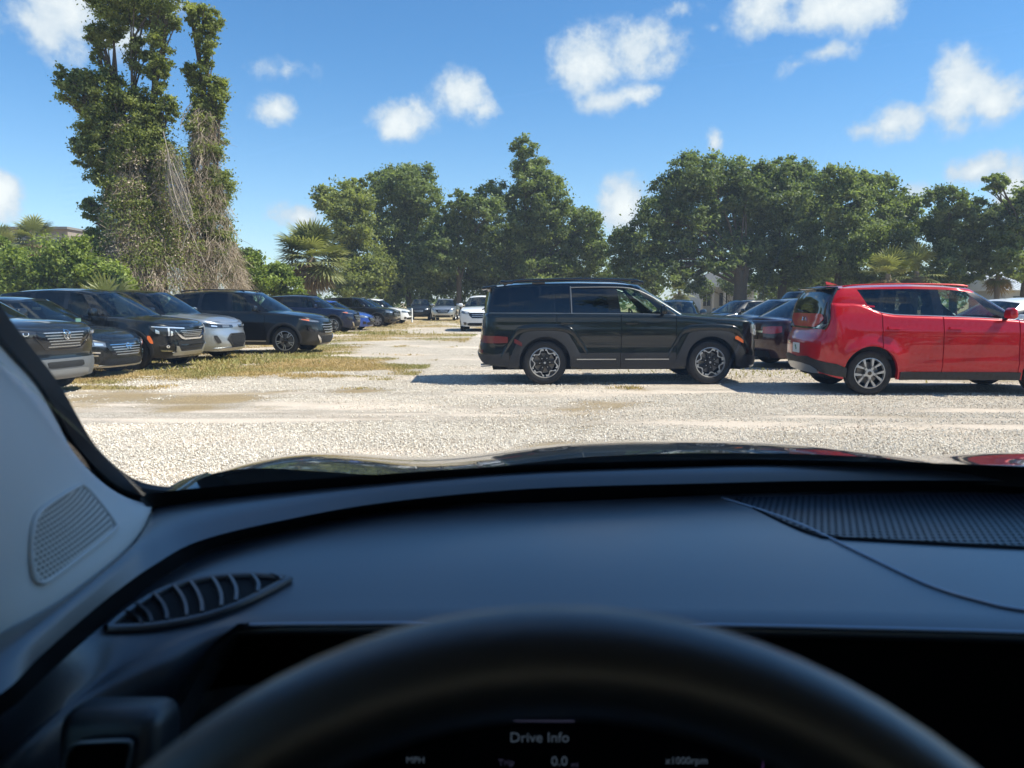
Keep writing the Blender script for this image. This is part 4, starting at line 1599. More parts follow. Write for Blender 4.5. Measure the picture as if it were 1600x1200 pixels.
    make_simple('parked_sedan', crossover(wheel='five', clad=.0, dz=-.06), P_WHITE, (-7.45, 50.3, 0), y(-6), 'white car at the far end of the left row by the post', 'suv', G)


def make_simple(name, sp, paint_, loc, yaw, label, cat, group=None, lod=1, roof_m=None, tail_m=None, rim=None):
    root, sh, made = make_car(name, sp, paint_, loc, yaw, label, cat, group, lod=lod, roof_m=roof_m, rim=rim or plain_wheels(0))
    zt = sh.ztop(.7)
    n = sh.len
    zr = sh.ztop(sh.xr + .1)
    centre(sh, root, 'grille', [(0, zt - .34, zt - .08), (.35, zt - .34, zt - .08), (.5, zt - .2, zt - .08)], M_GLOSSBLK, .008)
    centre(sh, root, 'lower_grille', [(0, .26, .40), (.5, .26, .40), (.62, .30, .37)], M_WELL, .010)
    for k in range(2):
        centre(sh, root, 'grille_bar', [(0, zt - .26 + k * .08, zt - .235 + k * .08), (.36, zt - .26 + k * .08, zt - .235 + k * .08)], M_SATIN, .018)
    centre(sh, root, 'number_plate' if False else 'tail_garnish', [(n - .42, zr - .26, zr - .22), (n, zr - .26, zr - .22)], M_CHROME, .012)
    for sd in (1, -1):
        patch(sh, [(.50, zt - .15, zt - .05), (.72, zt - .14, zt - .02), (1.0, zt - .10, zt + .01)], .012, sd, back=.03).build('headlight', M_LAMP, root)
        patch(sh, [(.56, zt - .12, zt - .07), (.72, zt - .11, zt - .05)], .02, sd).build('lamp_unit', M_LAMPIN, root)
        patch(sh, [(n - .9, zr - .24, zr - .12), (n - .7, zr - .28, zr - .12), (n - .42, zr - .27, zr - .14)], .014, sd).build('tail_lamp', M_REDLENS, root)
        patch(sh, [(.66, .30, .42), (.84, .30, .44)], .012, sd).build('air_intake', M_GLOSSBLK, root)
    return root, sh


def far_cars():
    y = math.radians
    make_simple('parked_crossover', crossover(wheel='five', clad=.05), P_GRAPH, (-7.35, 61.2, 0), y(-88), 'dark car facing us in the shade right behind the white post', 'suv', lod=2)
    make_simple('parked_crossover', crossover(wheel='five', clad=.06), P_SILVER, (-5.15, 58.3, 0), y(-91), 'silver SUV facing us alone in the shade under the far trees', 'suv', lod=2)
    make_simple('parked_suv', crossover(wheel='five', clad=.06, W=1.96, dz=.06), P_WHITE, (-1.52, 37.2, 0), y(-91), 'white SUV facing us, partly hidden behind the boxy black SUV', 'suv', lod=1)
    # behind the boxy SUV and the red hatchback
    root, sh = make_simple('parked_sedan', sedan(wheel='five', W=1.86), P_MAROON, (8.72, 17.5, 0), y(15), 'dark maroon sedan seen from behind between black SUV and red hatchback', 'sedan', lod=0)
    n = sh.len
    centre(sh, root, 'plate_recess', [(n - .27, .60, .80), (n, .60, .80)], M_GLOSSBLK, .012)
    centre(sh, root, 'number_plate', [(n - .15, .63, .77), (n, .63, .77)], M_PLATE, .03)
    centre(sh, root, 'rear_diffuser', [(n - .6, .22, .36), (n, .22, .36)], M_GLOSSBLK, .014)
    fin_ = MB()
    fin_.add([(-2.42, -.02, 1.46), (-2.2, 0, 1.485), (-2.42, .02, 1.46), (-2.44, 0, 1.545)], [(0, 1, 3), (1, 2, 3), (2, 0, 3), (0, 2, 1)])
    fin_.build('aerial_fin', P_MAROON, root, False)
    make_simple('parked_sedan', sedan(wheel='five'), P_GREY, (9.1, 20.2, 0), y(13), 'dark grey sedan with a sloping rear window just behind the maroon sedan', 'sedan')
    make_simple('parked_suv', crossover(wheel='five', dz=.14, W=1.95, wr=.66), P_GREY, (12.6, 26.4, 0), y(10), 'tall dark SUV with its roof showing above the sedans beside red hatchback', 'suv')
    make_simple('parked_sedan', sedan(wheel='five'), P_SLATE, (5.75, 27.2, 0), y(-105), 'slate grey sedan facing us behind the black SUV bonnet', 'sedan')
    make_simple('parked_sedan', sedan(wheel='five'), P_BLACK, (8.1, 31.0, 0), y(-160), 'black sedan behind the slate grey one, near the white house', 'sedan')
    make_simple('parked_sedan', sedan(wheel='five', W=1.86), P_WHITE, (9.9, 17.1, 0), y(-168), 'white sedan seen through and beyond the red hatchback windows', 'sedan', lod=0)
    make_simple('parked_crossover', crossover(wheel='five', clad=.05, dz=.02), P_SLATE, (19.2, 27.5, 0), y(-172), 'slate blue SUV roof beyond the white sedan at the right edge', 'suv')
    make_simple('parked_crossover', crossover(wheel='five', clad=.05, dz=.02), P_WHITE, (15.5, 22.5, 0), y(-165), 'white crossover between the white sedan and slate blue SUV', 'suv')
    # white marker post
    po = MB()
    po.lathe([(.001, 0), (.06, 0), (.055, .02), (.055, .93), (.045, .97), (.001, .985)], 16)
    po.xform(Matrix(((1, 0, 0, 0), (0, 0, -1, 0), (0, 1, 0, 0), (0, 0, 0, 1))))
    o = po.build('marker_post', pmat('post_white', (.78, .78, .75), .6, var=(5, .15)))
    o.location = (-6.85, 52.8, -.01)
    tag(o, 'short white post in the grass at the far end of the left row', 'post')
# ------------------------------------------------------------------ ground
def fbm(x, y, s, seed=0.0, oct=4):
    return noise.fractal(Vector((x * s + seed, y * s - seed * .7, seed * .37)), 1.0, 2.0, oct)


EDGE = [(-60, 10.7), (-9, 11.1), (-6.5, 11.2), (-4.1, 11.0), (-2.6, 11.6), (-1.8, 13.8), (-1.7, 22), (-1.5, 30), (-1.2, 45), (-.6, 90)]


def grass_mask(x, y):
    """0 bare shell gravel, 1 dry grass"""
    n = fbm(x, y, .35, 3.1, 5)
    n2 = fbm(x * .6, y, 1.3, 9.7, 4)
    if x < -.4:
        e = lerp_list(EDGE, x)
        d = (y - e) * .55
    else:
        d = -1.2
    m = min(d * .62, 1.1) + 1.3 * n + 1.3 * n2
    # bare patches inside the grass, where cars turn
    for (cx, cy, rx, ry, a) in ((-2.4, 21.5, 2.4, 2.6, 2.6), (-3.6, 26.0, 3.2, 1.6, 1.6), (-2.2, 37.5, 2.6, 3.2, 2.6), (-4.4, 41.5, 2.8, 1.4, 1.2), (-2.6, 30.5, 2.2, 1.2, 1.0), (-3.3, 15.0, 1.1, .5, 1.3), (-.72, 8.1, 1.0, .5, -.6)):
        r = ((x - cx) / rx) ** 2 + ((y - cy) / ry) ** 2
        m -= a * math.exp(-r) * (1 + .6 * n)
    # thin scatterings out on the gravel
    m = max(m, -.80 + 1.5 * fbm(x * .5, y * 1.3, .55, 21.3, 5))
    if x > -.4 and y > 14.3:
        m = max(m, .15 + 1.3 * fbm(x, y, .3, 14.2, 4) + min(1.5, (y - 26) * .08))
    if y > 60:
        m = max(m, (y - 60) * .05)
    return max(0.0, min(1.0, m * .7 + (.24 if (x < -.4 and y > 11.5) else .14)))


def track_mask(x, y):
    """packed wheel tracks running across in front of us"""
    w = 0.0
    for (c, a, f, wd) in ((8.6, .35, .22, .30), (10.2, .30, .22, .32), (9.4, .5, .13, .22), (11.9, .3, .18, .22)):
        yc = c + a * math.sin(f * x + c) + .25 * fbm(x, 0, .2, c, 2)
        w = max(w, math.exp(-((y - yc) / wd) ** 2) * (.75 + .9 * fbm(x * .5, y, .5, c, 3)))
    return max(0.0, min(1.0, w))


def axis(lo, hi, fine_lo, fine_hi, step, grow=1.22):
    a = list(np.arange(fine_lo, fine_hi + 1e-6, step))
    s = step
    while a[-1] < hi:
        s *= grow
        a.append(min(a[-1] + s, hi))
    s = step
    while a[0] > lo:
        s *= grow
        a.insert(0, max(a[0] - s, lo))
    return a


def build_ground():
    xs = axis(-900, 900, -10, 10, .22)
    ys = axis(-200, 1500, 4, 34, .22)
    V, F, A, K = [], [], [], []
    for j, y in enumerate(ys):
        for i, x in enumerate(xs):
            near = max(0, 1 - max(abs(x) / 60, abs(y - 20) / 60))
            z = -.012 + .010 * fbm(x, y, .9, 5.5, 3) * (1 if near > 0 else 0)
            V.append((x, y, min(z, 0.0)))
            K.append(track_mask(x, y) if near > .3 else 0.0)
            A.append(grass_mask(x, y) if near > 0 else min(1, .8 + .3 * fbm(x, y, .02)))
    nx = len(xs)
    for j in range(len(ys) - 1):
        for i in range(nx - 1):
            F.append((j * nx + i, j * nx + i + 1, (j + 1) * nx + i + 1, (j + 1) * nx + i))
    me = bpy.data.meshes.new('ground')
    me.from_pydata(V, [], F)
    at_ = me.attributes.new('grass', 'FLOAT', 'POINT')
    at_.data.foreach_set('value', A)
    at2 = me.attributes.new('track', 'FLOAT', 'POINT')
    at2.data.foreach_set('value', K)
    m, t = new_mat('shell_gravel')
    b = t.n('ShaderNodeBsdfPrincipled', i_Roughness=.95)
    b.inputs['Specular IOR Level'].default_value = .15
    o = t.n('ShaderNodeOutputMaterial')
    t.l(b.outputs[0], o.inputs[0])
    tc = t.n('ShaderNodeTexCoord')
    P = tc.outputs['Object']
    g = t.n('ShaderNodeAttribute', attribute_name='grass').outputs['Fac']
    # pebbles: cell colour and dark joints at two sizes
    vo = t.n('ShaderNodeTexVoronoi', i_Scale=52.0)
    t.l(P, vo.inputs['Vector'])
    ve = t.n('ShaderNodeTexVoronoi', feature='DISTANCE_TO_EDGE', i_Scale=52.0)
    t.l(P, ve.inputs['Vector'])
    vs = t.n('ShaderNodeSeparateColor')
    t.l(vo.outputs['Color'], vs.inputs[0])
    stone = t.ramp(vs.outputs[0], [(0.0, (.44, .36, .28)), (.18, (.63, .54, .44)), (.55, (.77, .685, .575)), (1.0, (.86, .79, .69))])
    joint = t.smooth(ve.outputs['Distance'], .0, .16)
    dirt = t.n('ShaderNodeTexNoise', i_Scale=.55, i_Detail=8.0, i_Roughness=.68)
    mp = t.n('ShaderNodeMapping')
    mp.inputs['Scale'].default_value = (.45, 1.2, 1)
    t.l(P, mp.inputs['Vector'])
    t.l(mp.outputs[0], dirt.inputs['Vector'])
    fines = t.n('ShaderNodeTexNoise', i_Scale=140.0, i_Detail=4.0)
    t.l(P, fines.inputs['Vector'])
    sand = t.mix(fines.outputs['Fac'], (.62, .51, .41), (.78, .67, .56))
    grav = t.mix(joint, (.42, .36, .29), stone)
    trk = t.n('ShaderNodeAttribute', attribute_name='track').outputs['Fac']
    packed = t.m('MAXIMUM', t.smooth(dirt.outputs['Fac'], .47, .63), t.smooth(t.m('ADD', trk, t.m('MULTIPLY', t.m('SUBTRACT', fines.outputs['Fac'], .5), .9)), .25, .9))
    c = t.mix(t.m('MULTIPLY', packed, .85), grav, sand)
    blotch = t.n('ShaderNodeTexNoise', i_Scale=1.7, i_Detail=6.0, i_Roughness=.7)
    t.l(mp.outputs[0], blotch.inputs['Vector'])
    c = t.mix(t.m('MULTIPLY', t.smooth(blotch.outputs['Fac'], .52, .72), .38), c, (.28, .21, .14))
    # grass stubble colours
    gn = t.n('ShaderNodeTexNoise', i_Scale=.42, i_Detail=5.0, i_Roughness=.65)
    t.l(P, gn.inputs['Vector'])
    gf = t.n('ShaderNodeTexNoise', i_Scale=38.0, i_Detail=6.0, i_Roughness=.75)
    t.l(P, gf.inputs['Vector'])
    dry = t.mix(t.smooth(gf.outputs['Fac'], .3, .7), (.34, .23, .11), (.60, .46, .26))
    grn = t.mix(t.smooth(gf.outputs['Fac'], .3, .7), (.17, .18, .06), (.38, .36, .15))
    gc = t.mix(t.m('MULTIPLY', t.smooth(gn.outputs['Fac'], .52, .68), .8), dry, grn)
    gm = t.smooth(t.m('ADD', g, t.m('MULTIPLY', t.m('SUBTRACT', gf.outputs['Fac'], .5), 2.4)), .12, .92)
    gm = t.m('MULTIPLY', gm, .92)
    c = t.mix(gm, c, gc)
    t.l(c, b.inputs['Base Color'])
    h = t.m('ADD', t.m('MULTIPLY', joint, .6), t.m('MULTIPLY', vs.outputs[1], .5))
    h = t.m('MULTIPLY', h, t.m('SUBTRACT', 1.0, t.m('MULTIPLY', packed, .75)))
    h = t.m('ADD', h, t.m('MULTIPLY', gf.outputs['Fac'], gm))
    bp = t.n('ShaderNodeBump', i_Strength=.9, i_Distance=.022)
    t.l(h, bp.inputs['Height'])
    t.l(bp.outputs[0], b.inputs['Normal'])
    o = fin('ground', me, m, None, True, 180)
    o['kind'] = 'structure'
    return o


def build_gravel():
    """loose shell and limestone chips on the nearer ground, instanced on scattered points"""
    N = 85000
    y = 5.0 + (17.0 - 5.0) * rng.random(N * 3) ** 1.25
    x = (rng.random(N * 3) - .5) * 2 * (y * .78 + .4)
    keep = []
    for i in range(N * 3):
        if len(keep) >= N:
            break
        n = fbm(x[i] * .45, y[i] * 1.2, .5, 31.0, 4)
        if n > -.12 + .3 * (rng.random() - .5) - .15 and grass_mask(x[i], y[i]) < .3 + .4 * rng.random() and track_mask(x[i], y[i]) < .25 + .6 * rng.random():
            keep.append(i)
    pts = np.stack([x[keep], y[keep], np.full(len(keep), -.004)], 1)
    me = bpy.data.meshes.new('gravel')
    me.vertices.add(len(pts))
    me.vertices.foreach_set('co', pts.astype(np.float32).ravel())
    m, t = new_mat('gravel_chip')
    b = t.n('ShaderNodeBsdfPrincipled', i_Roughness=.9)
    b.inputs['Specular IOR Level'].default_value = .2
    oi = t.n('ShaderNodeObjectInfo')
    c = t.ramp(oi.outputs['Random'], [(0, (.42, .345, .265)), (.12, (.65, .57, .465)), (.5, (.79, .71, .60)), (1, (.87, .81, .71))])
    t.l(c, b.inputs['Base Color'])
    o_ = t.n('ShaderNodeOutputMaterial')
    t.l(b.outputs[0], o_.inputs[0])
    o = fin('gravel', me, m, None, False)
    o['kind'] = 'stuff'
    o['label'] = 'pale loose shell gravel chips strewn over the lot'
    o['category'] = 'gravel'
    ng = bpy.data.node_groups.new('gravel_scatter', 'GeometryNodeTree')
    ng.interface.new_socket('Geometry', in_out='INPUT', socket_type='NodeSocketGeometry')
    ng.interface.new_socket('Geometry', in_out='OUTPUT', socket_type='NodeSocketGeometry')
    N_ = ng.nodes.new
    gi, go = N_('NodeGroupInput'), N_('NodeGroupOutput')
    ico = N_('GeometryNodeMeshIcoSphere')
    ico.inputs['Radius'].default_value = 1.0
    ico.inputs['Subdivisions'].default_value = 1
    sm = N_('GeometryNodeSetMaterial')
    sm.inputs['Material'].default_value = m
    iop = N_('GeometryNodeInstanceOnPoints')
    rv = N_('FunctionNodeRandomValue')
    rv.data_type = 'FLOAT_VECTOR'
    rv.inputs['Min'].default_value = (0, 0, 0)
    rv.inputs['Max'].default_value = (6.28, 6.28, 6.28)
    rs = N_('FunctionNodeRandomValue')
    rs.data_type = 'FLOAT_VECTOR'
    rs.inputs['Min'].default_value = (.004, .004, .003)
    rs.inputs['Max'].default_value = (.0145, .012, .008)
    rs.inputs['Seed'].default_value = 4
    mtp = N_('GeometryNodeMeshToPoints')
    L = ng.links.new
    L(gi.outputs[0], mtp.inputs[0])
    L(mtp.outputs[0], iop.inputs['Points'])
    L(ico.outputs[0], sm.inputs['Geometry'])
    L(sm.outputs[0], iop.inputs['Instance'])
    L(rv.outputs['Value'], iop.inputs['Rotation'])
    L(rs.outputs['Value'], iop.inputs['Scale'])
    L(iop.outputs[0], go.inputs[0])
    md = o.modifiers.new('scatter', 'NODES')
    md.node_group = ng
    return o


def quads_mesh(name, V, tint):
    """V (N, 4, 3) corner array to a mesh of N quads with a per-face tint"""
    n = len(V)
    me = bpy.data.meshes.new(name)
    me.vertices.add(n * 4)
    me.vertices.foreach_set('co', V.astype(np.float32).ravel())
    me.loops.add(n * 4)
    me.loops.foreach_set('vertex_index', np.arange(n * 4, dtype=np.int32))
    me.polygons.add(n)
    me.polygons.foreach_set('loop_start', np.arange(0, n * 4, 4, dtype=np.int32))
    me.polygons.foreach_set('loop_total', np.full(n, 4, dtype=np.int32))
    a = me.attributes.new('tint', 'FLOAT', 'FACE')
    a.data.foreach_set('value', np.clip(tint, 0, 1).astype(np.float32))
    me.update()
    me.validate()
    return me


def unit(a):
    return a / np.maximum(np.linalg.norm(a, axis=1, keepdims=True), 1e-9)


def leaves_at(C, size, out=None, aspect=.55, up=.35, tint=None):
    n = len(C)
    r = unit(rng.normal(size=(n, 3)))
    nrm = r + np.array([0, 0, up])
    if out is not None:
        nrm = nrm + .35 * out
    nrm = unit(nrm)
    a = unit(np.cross(nrm, unit(rng.normal(size=(n, 3)))))
    b = np.cross(nrm, a)
    s = (size * (0.45 + 1.1 * rng.random(n)))[:, None]
    a, b = a * s * .5, b * s * .5 * aspect
    curl = nrm * s * .12
    return np.stack([C - a - curl, C + b, C + a - curl, C - b], 1)


def build_grass():
    """dry and green blades on the grassy ground, one mesh"""
    C, S_, T = [], [], []
    n = 0
    while n < 70000:
        y = 12.2 / (1 - rng.random() * (1 - 12.2 / 58.0))
        x = (rng.random() * .92 - .74) * y * .95
        if x < -11 or x > 9:
            continue
        m = grass_mask(x, y)
        if rng.random() > (m - .35) * 1.6:
            continue
        g = fbm(x, y, .42, 2.2, 4)
        C.append((x, y, -.01))
        S_.append(.012 + .022 * rng.random() + .02 * max(0, fbm(x, y, 1.1, 7)) + .0006 * y)
        T.append(.16 + .8 * g + .25 * (rng.random() - .5) + (.2 if y > 24 else 0))
        n += 1
    # taller weeds along the noses of the parked cars
    for (cx, cy, sx, sy, k, hh) in ((-6.35, 17.6, .7, .35, 420, .10), (-6.5, 15.6, .5, .3, 200, .10), (-6.7, 19.5, .6, .4, 260, .09), (-5.7, 20.2, .5, .3, 200, .09), (4.5, 15.2, .9, .5, 160, .07), (6.4, 14.6, .7, .5, 120, .07), (-6.2, 33.8, 1.0, .5, 300, .14)):
        for _ in range(k):
            C.append((cx + rng.normal() * sx, cy + rng.normal() * sy, -.01))
            S_.append(hh * (.4 + .8 * rng.random()))
            T.append(.30 + .45 * rng.random())
    C, S_, T = np.array(C), np.array(S_), np.array(T)
    n = len(C)
    az = rng.random(n) * 6.283
    lean = rng.normal(size=(n, 2)) * .6
    wv = np.stack([np.cos(az), np.sin(az), np.zeros(n)], 1) * (S_ * .16 + .004)[:, None]
    tip = C + np.stack([lean[:, 0] * S_, lean[:, 1] * S_, S_], 1)
    mid = C * .45 + tip * .55 + np.stack([np.zeros(n), np.zeros(n), S_ * .1], 1)
    V = np.stack([C - wv, C + wv, mid + wv * .6, tip], 1)
    me = quads_mesh('grass', V, T)
    o = fin('grass', me, leafmat('grass_blade', (.52, .38, .19), (.20, .25, .07), .3, .8), None, False)
    o['kind'] = 'stuff'
    o['label'] = 'patchy dry tan and green grass in front of the left row'
    o['category'] = 'grass'


# ------------------------------------------------------------------ trees
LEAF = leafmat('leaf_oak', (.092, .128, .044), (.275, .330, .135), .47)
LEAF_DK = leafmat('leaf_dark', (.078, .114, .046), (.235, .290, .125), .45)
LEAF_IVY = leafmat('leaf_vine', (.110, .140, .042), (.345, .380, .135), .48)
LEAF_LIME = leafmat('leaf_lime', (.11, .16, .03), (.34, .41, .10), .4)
VINE = leafmat('dead_vine', (.25, .19, .14), (.54, .45, .35), .1, .85)
BARK = pmat('bark', (.085, .068, .052), .9, var=(3, .4), bump=(9, .8, .06))
BARK_PALE = pmat('bark_pale', (.20, .165, .13), .9, var=(3, .35), bump=(9, .8, .06))
PALM = leafmat('palm_frond', (.075, .095, .03), (.34, .35, .15), .3, .5)
PALMDRY = leafmat('palm_dry', (.16, .11, .06), (.38, .29, .16), .15, .8)


def clumps(blobs, n, size, clump=.34, sparse=1.0, shell=.55, depth=1.0):
    """leaf centres: every blob is filled with small clumps near its skin; blob = (centre, (rx, ry, rz), weight)"""
    wts = np.array([b[2] * (b[1][0] * b[1][1] * b[1][2]) ** .67 for b in blobs])
    wts /= wts.sum()
    Cs, Os, Ts = [], [], []
    for b, w in zip(blobs, wts):
        c, r = np.array(b[0]), np.array(b[1])
        k = max(10, int(46 * sparse * (np.mean(r) / 2.0) ** .6))
        per = max(8, int(n * w / k))
        d = unit(rng.normal(size=(k, 3)))
        rad = shell + (1.02 - shell) * rng.random(k)
        cc = c + d * r * rad[:, None]
        cr = clump * .9 * np.mean(r) * (.35 + 1.0 * rng.random(k))
        ct = .44 + .32 * rng.normal(size=k)
        for i in range(k):
            q = unit(rng.normal(size=(per, 3)))
            rr = rng.random(per) ** .6 * (1 + .25 * rng.normal(size=per)) * np.where(rng.random(per) < .22, 1.65, 1.0)
            p = cc[i] + q * (rr * cr[i])[:, None] * np.array([1.1, 1.1, .75])
            Cs.append(p)
            Os.append(unit(q * .6 + d[i] * .8))
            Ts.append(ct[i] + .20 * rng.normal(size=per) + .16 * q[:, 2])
    return np.concatenate(Cs), np.concatenate(Os), np.concatenate(Ts)


def pxblob(px, py, rx, ry, Y, w=1.0, dy=0.0, deep=1.0):
    """an ellipsoid that stands at distance Y and is rx, ry pixels across there"""
    c = at(px, py, Y + dy)
    k = (Y + dy) / FPX
    return ((c.x, c.y, c.z), (rx * k, (rx + ry) * .5 * k * deep, ry * k), w)


def tree(name, label, cat, blobs, base, n, size, mat, trunk_r=.3, bark=BARK, group=None, clump=.34, up=.35, limbs=True, extra=None, stems=None, sparse=1.0, shell=.55):
    root = empty(name, (base[0], base[1], 0))
    tag(root, label, cat, group)
    off = Vector((base[0], base[1], 0))
    C, O, T = clumps(blobs, n, size, clump, sparse, shell)
    C = C[:, :] - np.array([base[0], base[1], 0])
    keep = C[:, 2] > .1
    C, O, T = C[keep], O[keep], T[keep]
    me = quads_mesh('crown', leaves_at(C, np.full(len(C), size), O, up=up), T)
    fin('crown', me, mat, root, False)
    tr = MB()
    top = max(b[0][2] for b in blobs)
    big = max(blobs, key=lambda b: b[1][0] * b[2])
    fork_z = min(top * .42, 4.5)
    for (sx, sy) in (stems or [(0, 0)]):
        fork = Vector((sx * .6 + .2 * random.uniform(-1, 1), sy * .6, fork_z))
        pts = [Vector((sx * .5, sy * .5, -.15)), Vector((sx * .5, sy * .5, .4)), Vector((sx * .55 + random.uniform(-.15, .15), sy * .55, fork_z * .55)), fork]
        tr.tube(catmull(pts, 4), [trunk_r * (1.5 if i == 0 else 1.25 - .045 * i) for i in range(13)], 9)
        if limbs:
            for b in blobs:
                e = Vector(b[0]) - off
                if e.z < fork_z * .8:
                    continue
                mid = fork.lerp(e, .5) + Vector((random.uniform(-.3, .3), random.uniform(-.3, .3), .25 * (e - fork).length * .3))
                st_ = pts[2].lerp(fork, random.uniform(.1, 1.0))
                p = catmull([st_, mid, e], 5)
                if random.random() < (.35 if n < 120000 else .68):
                    continue
                r0 = trunk_r * (.30 if n < 120000 else .22)
                tr.tube(p, [max(.025, r0 * (1 - i / len(p)) ** .8) for i in range(len(p))], 6)
                for _ in range(5):
                    d = Vector((random.gauss(0, 1), random.gauss(0, 1), random.gauss(.2, .8))).normalized()
                    q = e + Vector((d.x * b[1][0], d.y * b[1][1], d.z * b[1][2])) * .85
                    s0 = mid.lerp(e, random.uniform(.2, .9))
                    tr.tube(catmull([s0, s0.lerp(q, .5) + Vector((0, 0, .15)), q], 3), [.05, .045, .04, .035, .03, .02, .012], 4, cap=False)
    tr.build('trunk', bark, root)
    if extra:
        extra(root, off)
    return root


def vine_strands(root, off, zones, n, mat=VINE, name='hanging_vines', wd=.022):
    """thin dead stems hanging and leaning over the surface; zones = (top centre, bottom centre, top radius, bottom radius, weight)"""
    segs, tint = [], []
    W = sum(z[4] for z in zones)
    for (a, b, ra, rb, w) in zones:
        a, b = np.array(a) - np.array(off), np.array(b) - np.array(off)
        k = int(n * w / W)
        for _ in range(k):
            u = rng.random()
            th = rng.random() * 6.283
            r = ra + (rb - ra) * u
            rr = r * (.75 + .35 * rng.random())
            p = a + (b - a) * u + np.array([math.cos(th) * rr, math.sin(th) * rr, 0])
            L = .2 + .75 * rng.random() ** 2
            d = (b - a) / np.linalg.norm(b - a)
            slope = (rb - ra) / np.linalg.norm(b - a)
            dirv = d + np.array([math.cos(th), math.sin(th), 0]) * slope + rng.normal(size=3) * .42
            dirv /= np.linalg.norm(dirv)
            t0 = .45 + .35 * rng.normal()
            side = np.cross(dirv, rng.normal(size=3))
            side /= max(np.linalg.norm(side), 1e-6)
            q = p
            m = 3
            for s in range(m):
                d2 = dirv + rng.normal(size=3) * .18
                q2 = q + d2 * L / m
                wv = side * wd * (.5 + rng.random() * .6)
                segs.append([q - wv, q + wv, q2 + wv * .8, q2 - wv * .8])
                tint.append(t0)
                q = q2
    V = np.array(segs)
    keep = V[:, :, 2].min(axis=1) > -.05
    me = quads_mesh(name, V[keep], np.array(tint)[keep])
    o = fin(name, me, mat, root, False)
    o['kind'] = 'stuff'
    return o


def palm(name, label, base, h, r, n=34, lean=(0, 0), skirt=True, group=None, trunk_r=.2, dry=.25):
    root = empty(name, base)
    tag(root, label, 'palm', group)
    tr = MB()
    top = Vector((lean[0], lean[1], h))
    pts = catmull([(0, 0, -.1), (lean[0] * .3, lean[1] * .3, h * .5), tuple(top)], 6)
    tr.tube(pts, [trunk_r * (1.15 - .25 * i / len(pts) + (.08 if i % 2 else 0)) for i in range(len(pts))], 10)
    tr.build('trunk', BARK_PALE, root)
    for which in ('fronds', 'dry_fronds'):
        segs, tint = [], []
        m = n if which == 'fronds' else (int(n * .5) if skirt else 4)
        for i in range(m):
            th = rng.random() * 6.283
            if which == 'fronds':
                el = math.radians(-35 + 118 * rng.random() ** .9)
            else:
                el = math.radians(-80 + 50 * rng.random())
            d = np.array([math.cos(th) * math.cos(el), math.sin(th) * math.cos(el), math.sin(el)])
            pl = r * (.45 + .2 * rng.random()) * (1 if which == 'fronds' else .6)
            hub = np.array(top) + d * pl + np.array([0, 0, -.10 * r * math.cos(el)])
            up_ = np.array([0, 0, 1.0])
            sd = np.cross(d, up_)
            sd /= max(np.linalg.norm(sd), 1e-6)
            nn = np.cross(sd, d)
            wv = sd * .02 * r
            segs.append([np.array(top) - wv, np.array(top) + wv, hub + wv * .6, hub - wv * .6])
            tint.append(.6)
            fl = r * (.5 + .15 * rng.random())
            t0 = .45 + .34 * rng.normal()
            K = 17
            for k in range(K):
                a = math.radians(-118 + 236 * k / (K - 1))
                l = fl * (.72 + .28 * math.cos(a * .7))
                v = d * math.cos(a) + sd * math.sin(a)
                droop = -nn * .05 - up_ * (.22 + .25 * rng.random()) * .5
                mid = hub + v * l * .55 + droop * l * .12
                tip = hub + v * l * .95 + droop * l * .75
                wv = np.cross(v, nn)
                wv = wv / max(np.linalg.norm(wv), 1e-6) * l * .05
                segs.append([hub - wv * .3, mid - wv, mid + wv, hub + wv * .3])
                segs.append([mid - wv, tip - wv * .1, tip + wv * .1, mid + wv])
                tint += [t0, t0 + .1]
        me = quads_mesh(which, np.array(segs), np.array(tint))
        fin(which, me, PALM if which == 'fronds' else PALMDRY, root, False)
    return root


def shrub(name, label, blobs, n, size, mat, group=None, cat='shrub', up=.4):
    b0 = blobs[0][0]
    return tree(name, label, cat, blobs, (b0[0], b0[1]), n, size, mat, trunk_r=.07, group=group, clump=.42, up=up, stems=[(0, 0), (.5, .2), (-.5, -.1)], shell=.3)


